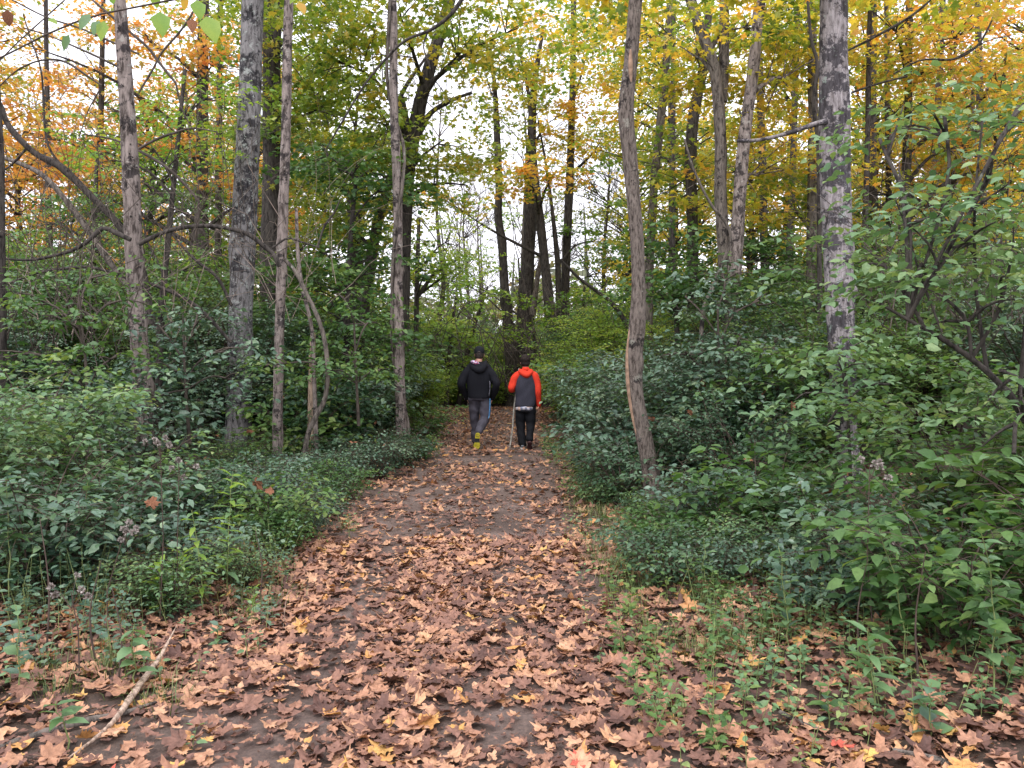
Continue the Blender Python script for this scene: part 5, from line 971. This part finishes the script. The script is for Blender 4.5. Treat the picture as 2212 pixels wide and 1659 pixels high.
stick('small dark twig on the middle of the path', [z_(G(1478, 0) if 0 else G(934 - 18, 1205), .02), z_(G(1000, 1140) if 0 else G(900, 1230), .02), z_(G(872, 1272), .015)], [.004, .007, .004], 4, 'bark_mid')
stick('thin pale dry stalk leaning left of the path', [z_(G(610, 1370), 0), z_(G(620, 1330), .12), z_(G(632, 1330), .2)], [.0025, .002, .0015], 5, 'deadwood', cat='stalk')
stick('forked brown log end at the bottom right edge', [z_(G(1930, 1640), .03), z_(G(2010, 1655), .03), z_(G(2100, 1690), .03)], [.012, .016, .016], 6, 'bark_mid')
print('all plants', TRIS)
# ------------------------------------------------------------------ people
def fuse(mbs, voxel, smooth_it=2, wrinkle=None, seed=0):
    """melts closed tubes and ellipsoids into one continuous skin (voxel remesh), then smooths it"""
    me = mbs.mesh('tmp'); o = bpy.data.objects.new('tmp', me); COL.objects.link(o)
    r_ = o.modifiers.new('r', 'REMESH'); r_.mode = 'VOXEL'; r_.voxel_size = voxel; s_ = o.modifiers.new('s', 'SMOOTH'); s_.iterations = smooth_it; s_.factor = .6
    dg = bpy.context.evaluated_depsgraph_get(); dg.update(); out = bpy.data.meshes.new_from_object(o.evaluated_get(dg)); bpy.data.objects.remove(o); bpy.data.meshes.remove(me)
    n = len(out.vertices); co = np.empty(n * 3, np.float32); out.vertices.foreach_get('co', co); co = co.reshape(-1, 3).astype(float)
    if wrinkle is not None:
        nr = np.empty(n * 3, np.float32); out.vertices.foreach_get('normal', nr); nr = nr.reshape(-1, 3); co = co + nr * wrinkle(co)[:, None]
        out.vertices.foreach_set('co', co.astype(np.float32).ravel())
    out.polygons.foreach_set('use_smooth', np.ones(len(out.polygons), bool)); out.update(); TRIS[0] += 2 * len(out.polygons); return out
def ell(mb, c, rx, ry, rz, rot=None, nu=18, nv=12):
    u = np.linspace(0, 2 * PI, nu, endpoint=False); w = np.linspace(0, PI, nv + 1)[1:-1]
    v = np.array([[math.sin(b) * math.cos(a), math.sin(b) * math.sin(a), math.cos(b)] for b in w for a in u] + [[0, 0, 1], [0, 0, -1]]) * [rx, ry, rz]
    if rot is not None: v = v @ np.array(Matrix.Rotation(rot[1], 3, rot[0])).T
    v = v + np.asarray(c); q = []; n = nv - 1
    for i in range(n - 1):
        for j in range(nu): q.append([i * nu + j, (i + 1) * nu + j, (i + 1) * nu + (j + 1) % nu, i * nu + (j + 1) % nu])
    mb.add(v, np.array(q)); t3 = [[n * nu, j, (j + 1) % nu] for j in range(nu)] + [[n * nu + 1, (n - 1) * nu + (j + 1) % nu, (n - 1) * nu + j] for j in range(nu)]
    mb.v[-1] = v; mb.f3.append(np.array(t3) + mb.n - len(v))
def cap(mb, P, rad, sides=14, n=None):
    """limb along points with rounded ends; rad may be numbers or (rx, ry) pairs"""
    P = np.array(P, float); rad = np.array(rad, float); n = n or 6 * len(P)
    Q = spline(np.column_stack([P, rad]), n); e = norm(Q[-1, :3] - Q[-2, :3]); s = norm(Q[0, :3] - Q[1, :3]); rr = Q[:, 3:]
    k = np.array([.38, .75, .97]); re, rs_ = rr[-1].mean(), rr[0].mean()
    tail = [np.concatenate([Q[-1, :3] + e * re * a, rr[-1] * math.sqrt(1 - a * a)]) for a in k]; head = [np.concatenate([Q[0, :3] + s * rs_ * a, rr[0] * math.sqrt(1 - a * a)]) for a in k[::-1]]
    Q = np.vstack([head, Q, tail]); tube(mb, Q[:, :3], Q[:, 3], sides)
def lath(mb, rows, sides=28):
    """stack of ellipses: (cx, cy, z, rx, ry); closed at both ends"""
    rows = np.array(rows, float); Q = rows; z = np.linspace(0, len(rows) - 1, (len(rows) - 1) * 5 + 1); Q = np.column_stack([np.interp(z, np.arange(len(rows)), rows[:, k]) for k in range(5)])
    Q[1:-1] = (Q[:-2] + 2 * Q[1:-1] + Q[2:]) / 4; th = np.linspace(0, 2 * PI, sides, endpoint=False)
    sx, sy = np.sign(np.cos(th)) * np.abs(np.cos(th)) ** .85, np.sign(np.sin(th)) * np.abs(np.sin(th)) ** .85
    v = np.stack([Q[:, 0:1] + Q[:, 3:4] * sx, Q[:, 1:2] + Q[:, 4:5] * sy, Q[:, 2:3] + 0 * sx], -1).reshape(-1, 3)
    n = len(Q); i = np.arange(n - 1)[:, None] * sides; j = np.arange(sides)[None]; j2 = (j + 1) % sides; mb.add(v, np.stack([i + j, i + j2, i + sides + j2, i + sides + j], -1).reshape(-1, 4))
    for k in (0, n - 1):
        ring = v[k * sides:(k + 1) * sides]; jj = np.arange(sides); f = np.stack([jj, (jj + 1) % sides, np.full(sides, sides)], -1); mb.add(np.vstack([ring, ring.mean(0)]), f[:, ::-1] if k == 0 else f)
def lath_open(mb, rows, th_, sides=40):
    """a thin band of cloth following ellipses, with real thickness"""
    rows = np.array(rows, float); t = np.linspace(0, 2 * PI, sides, endpoint=False); n = len(rows); sh = []
    for d in (0, -th_): sh.append(np.stack([rows[:, 0:1] + (rows[:, 3:4] + d) * np.cos(t), rows[:, 1:2] + (rows[:, 4:5] + d) * np.sin(t), rows[:, 2:3] + .006 * np.sin(t * 7 + 1)], -1).reshape(-1, 3))
    i = np.arange(n - 1)[:, None] * sides; j = np.arange(sides)[None]; j2 = (j + 1) % sides; q = np.stack([i + j, i + j2, i + sides + j2, i + sides + j], -1).reshape(-1, 4); m = n * sides
    jj = np.arange(sides); jj2 = (jj + 1) % sides; mb.add(np.vstack(sh), np.vstack([q, q[:, ::-1] + m, np.stack([jj, jj + m, jj2 + m, jj2], -1), np.stack([jj + m - sides, jj2 + m - sides, jj2 + 2 * m - sides, jj + 2 * m - sides], -1)]))
def hand(mb, wrist, direc, palm_n, sc=1.0, curl=.5, thumb_side=1):
    """palm and five separate, unequal, bent fingers"""
    d = norm(np.array(direc, float)); n = np.array(palm_n, float); n = norm(n - d * (n @ d)); s = np.cross(d, n) * thumb_side
    w = np.array(wrist, float); c = w + d * .045 * sc
    for k in (-1, -.33, .33, 1): cap(mb, [w + s * k * .012 * sc, c + s * k * .028 * sc, w + d * .085 * sc + s * k * .03 * sc], np.array([.014, .0135, .012]) * sc, 8, 8)
    for k, L_ in zip((1, .33, -.33, -1), (.072, .08, .075, .058)):
        p = w + d * .085 * sc + s * k * .03 * sc; pts = [p]; a = 0
        for seg, f in enumerate((.42, .32, .26)): a += curl * (.7 + .35 * seg); pts.append(pts[-1] + (d * math.cos(a) + n * math.sin(a)) * L_ * f * sc)
        cap(mb, pts, np.array([.0095, .009, .0085, .007]) * sc, 8, 12)
    p = w + d * .02 * sc + s * .028 * sc; q = norm(d * .7 + s * .6 + n * .35); q2 = norm(d * .85 + s * .1 + n * .6 * (1 + curl)); cap(mb, [p, p + q * .035 * sc, p + q * .035 * sc + q2 * .03 * sc], np.array([.0125, .011, .009]) * sc, 8, 10)
def head(mb, c, s, turn=0.0):
    """skull, jaw, nose, ears, brows and mouth; the face looks along +Y"""
    c = np.array(c, float); R3 = np.array(Matrix.Rotation(turn, 3, 'Z')); T = lambda p: c + R3 @ (np.array(p) * s); ro = ('Z', turn)
    ell(mb, T((0, -.008, .022)), .076 * s, .092 * s, .092 * s, ro); ell(mb, T((0, .026, -.045)), .056 * s, .06 * s, .068 * s, ro); ell(mb, T((0, .06, -.085)), .026 * s, .022 * s, .02 * s, ro)
    cap(mb, [T((0, .084, .012)), T((0, .1, -.016)), T((0, .108, -.03))], np.array([.008, .011, .014]) * s, 8, 8)
    for k in (-1, 1):
        ell(mb, T((k * .077, -.004, -.012)), .011 * s, .02 * s, .032 * s, ro, 10, 8); ell(mb, T((k * .03, .078, .022)), .02 * s, .01 * s, .007 * s, ro, 10, 8); ell(mb, T((k * .045, .05, -.02)), .022 * s, .02 * s, .02 * s, ro, 10, 8)
    ell(mb, T((0, .08, -.056)), .022 * s, .012 * s, .006 * s, ro, 10, 8); ell(mb, T((0, .079, -.067)), .019 * s, .012 * s, .007 * s, ro, 10, 8)
def eyes(parent, c, s, off):
    for k in (-1, 1):
        mb = MB(); ell(mb, np.array(c) + np.array([k * .03, .072, .002]) * s - off, .0115 * s, .0115 * s, .0115 * s, None, 10, 8); o = link('eye', mb.mesh('eye'), M['eye'], parent)
def cloth_mat(name, c, rough=.85, c2=None, scale=60, noise=.12): return plain_mat(name, c, rough, .25, noise, scale, .25, c2)
M['skin'] = plain_mat('skin', (.52, .27, .2), .55, .4, .06); M['eye'] = plain_mat('eye_white', (.6, .58, .55), .3)
M['black_knit'] = cloth_mat('black_sweat_cloth', (.005, .0053, .009)); M['cap_black'] = cloth_mat('cap_cloth', (.007, .008, .012)); M['grey_cloth'] = cloth_mat('grey_trouser_cloth', (.05, .047, .06), c2=(.075, .07, .09), scale=9)
M['blue_trim'] = cloth_mat('blue_trim', (.015, .08, .22), c2=(.10, .22, .36), scale=26); M['hair'] = plain_mat('brown_hair', (.022, .014, .011), .55, .5, .4, 45, .5); M['hair2'] = plain_mat('dark_hair', (.018, .012, .010), .75, .2, .4, 45, .5)
M['red_cloth'] = cloth_mat('orange_red_cloth', (.6, .04, .018), noise=.06); M['char_cloth'] = cloth_mat('charcoal_cloth', (.032, .032, .046)); M['black_pants'] = cloth_mat('black_trouser_cloth', (.004, .0045, .007))
M['sole_yellow'] = plain_mat('yellow_rubber', (.42, .36, .03), .7, .3, .25, 40, .4); M['sole_dark'] = plain_mat('dark_rubber', (.02, .025, .03), .7, .3, .2, 40, .4); M['shoe_grey'] = cloth_mat('grey_shoe', (.15, .16, .18)); M['shoe_dark'] = cloth_mat('dark_shoe', (.03, .033, .04)); M['sole_white'] = plain_mat('white_rubber', (.55, .52, .5), .6, .3, .1); M['sole_red'] = plain_mat('dark_red_rubber', (.05, .02, .022), .7)
def pattern_mat(name, cols, scale, kind='voronoi'):
    m, t = mat_new(name); L = t.links.new; tc = N(t, 'ShaderNodeTexCoord')
    if kind == 'voronoi': v = N(t, 'ShaderNodeTexVoronoi', i_Scale=scale); L(tc.outputs['Object'], v.inputs['Vector']); sp = N(t, 'ShaderNodeSeparateColor'); L(v.outputs['Color'], sp.inputs[0]); src = sp.outputs[0]
    else:
        mp = N(t, 'ShaderNodeMapping'); mp.inputs['Scale'].default_value = (1, .2, .8); L(tc.outputs['Object'], mp.inputs[0]); v = N(t, 'ShaderNodeTexVoronoi', i_Scale=scale, distance='CHEBYCHEV', i_Randomness=.35); L(mp.outputs[0], v.inputs['Vector']); sp = N(t, 'ShaderNodeSeparateColor'); L(v.outputs['Color'], sp.inputs[0]); src = sp.outputs[0]
    k = len(cols); rp = ramp(t, [(i / k, c) for i, c in enumerate(cols)], 'CONSTANT'); L(src, rp.inputs[0]); pb = N(t, 'ShaderNodeBsdfPrincipled'); pb.inputs['Roughness'].default_value = .85; L(rp.outputs[0], pb.inputs['Base Color']); o = N(t, 'ShaderNodeOutputMaterial'); L(pb.outputs[0], o.inputs[0]); return m
M['lining'] = pattern_mat('printed_lining', [(.03, .025, .07), (.45, .42, .6), (.08, .06, .16), (.5, .25, .45), (.35, .03, .08), (.6, .6, .68)], 60)
M['panel_print'] = pattern_mat('printed_side_panel', [(.012, .012, .018), (.09, .09, .11), (.03, .028, .04), (.14, .13, .16)], 45)
M['plaid'] = pattern_mat('plaid_shirt', [(.42, .4, .45), (.48, .33, .27), (.22, .25, .38), (.5, .47, .5), (.14, .15, .2)], 26, 'p')
def foot_parts(parent, off, ankle, heel, toe, up, width, mats, ln):
    """shoe from heel to toe point; up is the upper side. returns shoe object"""
    h, t_ = np.array(heel, float), np.array(toe, float); d = norm(t_ - h); u = np.array(up, float); u = norm(u - d * (u @ d)); s = np.cross(d, u); Lf = np.linalg.norm(t_ - h)
    mb = MB()
    prof = [(0.06, .031, .030), (.2, .036, .04), (.42, .034, .038), (.62, .04, .030), (.8, .041, .024), (.94, .030, .017)]
    for a, b in zip(prof[:-1], prof[1:]):
        for q in np.linspace(0, 1, 4): f, w_, hh = [a[k] * (1 - q) + b[k] * q for k in range(3)]; ellv = h + d * Lf * f + u * (hh + .016); me_r = np.array(Matrix((Vector(s), Vector(d), Vector(u))).transposed()); mm = MB(); ell(mm, (0, 0, 0), w_ * width, .035, hh, None, 12, 8); v = mm.v[0] @ me_r.T + ellv; mb.add(v, mm.f4[0]); mb.f3.append(mm.f3[0] + mb.n - len(v))
    cap(mb, [h + d * .05 + u * .05, np.array(ankle)], [.036, .034], 12, 8)
    me = fuse(mb, .009, 2); co = me; me.transform(Matrix.Translation(-Vector(off))); sh = link('shoe', me, M[mats[0]], parent)
    out = [(0.0, .010), (.02, .022), (.1, .031), (.25, .033), (.42, .027), (.58, .034), (.74, .042), (.88, .038), (.97, .022), (1.0, .008)]
    def pad(f0, f1, nm, mt_, z0=-.012, z1=.014):
        ff = np.linspace(f0, f1, 12); ww = np.interp(ff, [a for a, _ in out], [b for _, b in out]) * width * 1.06; L_ = [h + d * Lf * f + s * w for f, w in zip(ff, ww)] + [h + d * Lf * f - s * w for f, w in zip(ff[::-1], ww[::-1])]; L_ = np.array(L_)
        n = len(L_); lo = L_ + u * z0; hi = L_ + u * z1; c0, c1 = lo.mean(0), hi.mean(0); j = np.arange(n); j2 = (j + 1) % n; m_ = MB(); m_.add(np.vstack([lo, hi]) - off, np.stack([j, j + n, j2 + n, j2], -1)); m_.add(np.vstack([lo, c0]) - off, np.stack([j, j2, np.full(n, n)], -1)); m_.add(np.vstack([hi, c1]) - off, np.stack([j2, j, np.full(n, n)], -1)); TRIS[0] += m_.tris(); link(nm, m_.mesh(nm, smooth=False), M[mt_], sh)
    pad(0, .33, 'heel_pad', mats[1]); pad(.33, .58, 'arch', mats[2], -.006); pad(.58, 1, 'sole_pad', mats[3])
    if mats[1] == 'sole_yellow':
        for k in (-.55, 0, .55): m_ = MB(); c = h + d * Lf * .2 + s * k * .034 - u * .0125; tube(m_, np.array([c, c - u * .003]) - off, .0065, 8); link('tread_stud', m_.mesh('tread_stud'), M['sole_dark'], sh)
    return sh
def stretch_body(name, label, mb, off, mat, voxel):
    me = fuse(mb, voxel, 3); me.transform(Matrix.Translation(-Vector(off))); o = link(name, me, mat); o.location = off; return tag(o, label, 'person')
def wr(seed, amp, sc=(7, 7, 11)):
    r = np.random.default_rng(seed); K = [(r.normal(size=3) * sc, r.uniform(0, 6.28)) for _ in range(6)]
    return lambda co: amp * sum(np.sin(co @ k + p + .8 * np.sin(co @ k[::-1])) for k, p in K) / 3

# --- person in black, walking away, weight forward, right foot pushing off
A0 = np.array([-.555, 13.9, 0.]); A0[2] = float(ground_z(A0[0], A0[1])); pA = lambda x, y, z: A0 + np.array([x, y, z])
hb = MB(); hc = pA(.01, .05, 1.565); head(hb, hc, 1.0, -.15); cap(hb, [pA(.0, .01, 1.36), pA(.005, .02, 1.47)], [.058, .056])
lath(hb, [(*pA(0, 0, .86)[:2], A0[2] + .86, .14, .10), (*pA(0, 0, 1.0)[:2], A0[2] + 1.0, .135, .095), (*pA(0, 0, 1.2)[:2], A0[2] + 1.2, .16, .10), (*pA(0, 0, 1.35)[:2], A0[2] + 1.35, .15, .085), (*pA(0, 0, 1.4)[:2], A0[2] + 1.4, .08, .06)])
armsA = {-1: [pA(-.165, -.0, 1.33), pA(-.285, -.07, 1.07), pA(-.20, .10, .84)], 1: [pA(.165, 0, 1.33), pA(.29, -.07, 1.06), pA(.225, .08, .83)]}
for k in (-1, 1): cap(hb, armsA[k], [.05, .038, .026]); hand(hb, armsA[k][2], (-k * .25, .5, -.85), (-k, .2, 0), 1, .35, k)
legsA = {-1: [pA(-.095, 0, .90), pA(-.075, .12, .49), pA(-.065, .20, .11)], 1: [pA(.095, 0, .90), pA(.10, .0, .50), pA(.012, -.25, .29)]}
for k in (-1, 1): cap(hb, legsA[k], [.082, .055, .038])
cap(hb, [pA(-.065, .19, .07), pA(-.065, .36, .04)], [.035, .03]); cap(hb, [pA(.012, -.28, .25), pA(-.01, -.27, .08)], [.033, .028])
PA = stretch_body('person', 'person in black hoodie, black cap and grey trousers walking away', hb, A0, M['skin'], .009); eyes(PA, hc, 1.0, A0)
def wear(name, mb, mat, parent, off, voxel=.010, wrk=None, it=2):
    me = fuse(mb, voxel, it, wrk); me.transform(Matrix.Translation(-Vector(off))); return link(name, me, mat, parent)
cm = MB(); lath(cm, [(*pA(0, 0, 0)[:2], A0[2] + .825, .185, .14), (*pA(0, 0, 0)[:2], A0[2] + .87, .2, .15), (*pA(0, 0, 0)[:2], A0[2] + 1.0, .20, .145), (*pA(0, 0, 0)[:2], A0[2] + 1.15, .205, .145), (*pA(0, 0, 0)[:2], A0[2] + 1.27, .205, .135), (*pA(0, 0, 0)[:2], A0[2] + 1.35, .175, .115), (*pA(0, 0, 0)[:2], A0[2] + 1.41, .10, .085), (*pA(0, 0, 0)[:2], A0[2] + 1.44, .07, .07)])
hood = wear('hoodie', cm, M['black_knit'], PA, A0, .011, wr(1, .011))
for k in (-1, 1):
    cm = MB(); a = armsA[k]; cap(cm, [a[0] + [-k * .03, 0, .01], (a[0] + a[1]) / 2 + [k * .012, 0, 0], a[1], (a[1] + a[2]) / 2 + [k * .01, 0, 0], a[2] + [0, 0, 0.0]], [.082, .076, .068, .058, .045]); wear('sleeve', cm, M['black_knit'], hood, A0, .010, wr(2 + k, .007, (9, 9, 22)))
cm = MB(); cap(cm, [pA(-.115, .015, 1.42), pA(-.10, -.07, 1.36), pA(.02, -.135, 1.30), pA(.10, -.085, 1.37), pA(.11, .01, 1.43)], [.042, .05, .06, .052, .04]); ell(cm, pA(.01, -.11, 1.33), .095, .05, .085); hd = wear('hood', cm, M['black_knit'], hood, A0, .010, wr(8, .004))
cm = MB(); ell(cm, pA(-.055, -.075, 1.425), .082, .055, .036, ('Y', .35)); wear('hood_lining', cm, M['lining'], hd, A0, .008)
cm = MB(); cap(cm, [pA(.185, -.105, 1.12), pA(.19, -.11, 1.0), pA(.175, -.105, .88)], [.011, .010, .009]); wear('printed_panel', cm, M['panel_print'], hood, A0, .006)
cm = MB(); lath(cm, [(*pA(0, 0, 0)[:2], A0[2] + .80, .172, .115), (*pA(0, 0, 0)[:2], A0[2] + .9, .165, .115), (*pA(0, 0, 0)[:2], A0[2] + .95, .15, .10)])
l = legsA[-1]; cap(cm, [l[0] - [0, 0, .07], (l[0] + l[1]) / 2, l[1], (l[1] + l[2]) / 2, l[2] + [0, -.01, .0]], [.09, .092, .077, .068, .058]); l = legsA[1]; cap(cm, [l[0] - [0, 0, .07], (l[0] + l[1]) / 2, l[1], (l[1] + l[2]) / 2 + [0, -.01, 0], l[2]], [.09, .092, .078, .066, .058])
tr_ = wear('trousers', cm, M['grey_cloth'], PA, A0, .010, wr(11, .010, (8, 8, 26)))
cm = MB(); cap(cm, [pA(.188, -.045, .82), pA(.188, -.05, .70), pA(.178, -.05, .56), pA(.165, -.06, .50)], [.014, .016, .015, .010]); wear('side_stripe', cm, M['blue_trim'], tr_, A0, .007)
foot_parts(PA, A0, legsA[-1][2], pA(-.065, .155, .018), pA(-.065, .425, .018), (0, 0, 1), 1.1, ['shoe_dark', 'sole_yellow', 'sole_dark', 'sole_yellow'], 0)
foot_parts(PA, A0, legsA[1][2] + np.array([0, .02, -.0]), pA(-.002, -.335, .285), pA(-.022, -.285, .015), (0, 1, .2), 1.15, ['shoe_dark', 'sole_yellow', 'sole_dark', 'sole_yellow'], 0)
cm = MB(); ell(cm, hc + [0, -.012, .0], .082, .097, .085); ell(cm, hc + [0, -.03, -.035], .074, .073, .05); wear('hair', cm, M['hair'], PA, A0, .008, wr(12, .003, (60, 60, 60)))
cm = MB(); ell(cm, hc + [0, -.008, .045], .089, .106, .098); ct = wear('cap', cm, M['cap_black'], PA, A0, .008)
# below its rim the cap is open: cut away what lies under it
for me_, zc in ((ct.data, hc[2] - A0[2] + .012),):
    import bmesh
    bm = bmesh.new(); bm.from_mesh(me_); bmesh.ops.bisect_plane(bm, geom=bm.verts[:] + bm.edges[:] + bm.faces[:], plane_co=(0, 0, zc), plane_no=(0, -.25, -1), clear_outer=True); bm.to_mesh(me_); bm.free()
cm = MB(); ell(cm, hc + [-.012, .125, .035], .07, .075, .010, ('X', -.18)); wear('cap_brim', cm, M['cap_black'], ct, A0, .007)
cm = MB(); cap(cm, [hc + [-.03, -.112, .032], hc + [0, -.118, .045], hc + [.03, -.112, .032]], [.007, .008, .007]); wear('cap_strap', cm, plain_mat('cap_strap', (.07, .055, .05)), ct, A0, .005)

# --- boy with orange-red sleeves and a stick
B0 = np.array([.225, 13.85, 0.]); B0[2] = float(ground_z(B0[0], B0[1])); pB = lambda x, y, z: B0 + np.array([x, y, z])
hb = MB(); hc = pB(-.005, .04, 1.455); head(hb, hc, .97, .12); cap(hb, [pB(0, .005, 1.24), pB(0, .015, 1.36)], [.052, .05])
xy = lambda z, rx, ry, dx=0, dy=0: (*pB(dx, dy, 0)[:2], B0[2] + z, rx, ry)
lath(hb, [xy(.76, .125, .09), xy(.9, .12, .085), xy(1.1, .14, .09), xy(1.23, .135, .075), xy(1.28, .07, .055)])
armsB = {-1: [pB(-.145, 0, 1.215), pB(-.235, -.03, 1.0), pB(-.165, .17, .99)], 1: [pB(.145, 0, 1.215), pB(.205, -.03, .96), pB(.222, .04, .73)]}
for k in (-1, 1): cap(hb, armsB[k], [.043, .033, .023])
hand(hb, armsB[-1][2], (.05, 1, .12), (-1, .1, .1), .88, 1.05, 1); hand(hb, armsB[1][2], (-.05, .12, -1), (-1, .15, 0), .88, .28, -1)
legsB = {-1: [pB(-.08, 0, .80), pB(-.085, .05, .44), pB(-.05, -.03, .09)], 1: [pB(.08, 0, .80), pB(.085, .0, .44), pB(.065, -.13, .17)]}
for k in (-1, 1): cap(hb, legsB[k], [.075, .048, .034])
cap(hb, [pB(-.05, -.02, .06), pB(-.045, .14, .04)], [.032, .028]); cap(hb, [pB(.065, -.14, .14), pB(.065, -.04, .05)], [.03, .026])
PB = stretch_body('person', 'boy in charcoal jacket with orange-red sleeves holding a stick', hb, B0, M['skin'], .009); eyes(PB, hc, .97, B0)
cm = MB(); lath(cm, [xy(.715, .165, .115), xy(.75, .172, .12), xy(.9, .17, .12), xy(1.05, .168, .12), xy(1.15, .165, .115), xy(1.225, .135, .098), xy(1.27, .085, .075), xy(1.295, .06, .06)])
jk = wear('jacket', cm, M['char_cloth'], PB, B0, .010, wr(21, .008))
for k in (-1, 1):
    cm = MB(); a = armsB[k]; cap(cm, [pB(k * .075, -.005, 1.268), a[0] + [k * .0, 0, .0], (a[0] + a[1]) / 2 + [k * .014, 0, 0], a[1], (a[1] + a[2]) / 2, a[2]], [.05, .074, .064, .056, .048, .038]); wear('sleeve', cm, M['red_cloth'], jk, B0, .010, wr(22 + k, .006, (10, 10, 24)))
cm = MB(); cap(cm, [pB(-.085, .03, 1.305), pB(-.075, -.05, 1.285), pB(.01, -.105, 1.235), pB(.085, -.05, 1.28), pB(.085, .03, 1.30)], [.034, .04, .046, .042, .034]); ell(cm, pB(.012, -.09, 1.245), .072, .045, .065, ('Y', .2)); cap(cm, [pB(-.03, -.03, 1.335), pB(.03, -.03, 1.335)], [.035, .035]); wear('hood', cm, M['red_cloth'], jk, B0, .009, wr(27, .004, (14, 14, 20)))
cm = MB(); lath_open(cm, [xy(.655, .17, .122), xy(.69, .17, .12), xy(.73, .162, .112)], .008); me = cm.mesh('shirt_hem', B0); TRIS[0] += cm.tris(); link('shirt_hem', me, M['plaid'], PB)
cm = MB(); lath(cm, [xy(.62, .148, .108), xy(.72, .148, .108), xy(.80, .145, .10), xy(.86, .13, .09)]); l = legsB[-1]; cap(cm, [l[0] + [0, 0, -.03], (l[0] + l[1]) / 2, l[1], (l[1] + l[2]) / 2, l[2] + [0, 0, .0]], [.098, .092, .078, .072, .068]); l = legsB[1]; cap(cm, [l[0] + [0, 0, -.03], (l[0] + l[1]) / 2, l[1], (l[1] + l[2]) / 2, l[2] + [0, 0, .015]], [.098, .09, .076, .072, .066])
wear('trousers', cm, M['black_pants'], PB, B0, .010, wr(31, .010, (8, 8, 24)))
foot_parts(PB, B0, legsB[-1][2], pB(-.05, -.085, .018), pB(-.045, .16, .018), (0, 0, 1), 1.1, ['shoe_grey', 'sole_white', 'sole_white', 'sole_white'], 0)
foot_parts(PB, B0, legsB[1][2], pB(.065, -.20, .145), pB(.068, -.06, -.0), (0, .6, .8), 1.1, ['sole_white', 'sole_red', 'sole_red', 'sole_red'], 0)
cm = MB(); ell(cm, hc + [0, -.014, .035], .086, .098, .088); ell(cm, hc + [0, -.035, -.03], .077, .07, .06); r = np.random.default_rng(5)
for _ in range(60): u = norm(r.normal(0, 1, 3) + [0, -.3, .5]); c = hc + [0, -.012, .03] + u * [.082, .094, .084]; ell(cm, c, .012, .012, .01, None, 7, 5)
wear('hair', cm, M['hair2'], PB, B0, .006, wr(33, .003, (70, 70, 50)), 1)
# the stick stands in his left hand: butt on the ground, the fist closed round it
hp = armsB[-1][2] + np.array([.02, .085, .02]); foot_ = pB(-.262, .14, .0); top_ = hp + (hp - foot_) * .33
stick('pale walking stick held upright in the boy\'s left hand', [foot_, foot_ * .66 + hp * .34 + [.006, 0, 0], foot_ * .33 + hp * .67 - [.006, 0, 0], hp, top_], [.011, .013, .013, .012, .010], 77, 'stick_wood', 'walking_stick', .03)
print('people', TRIS)
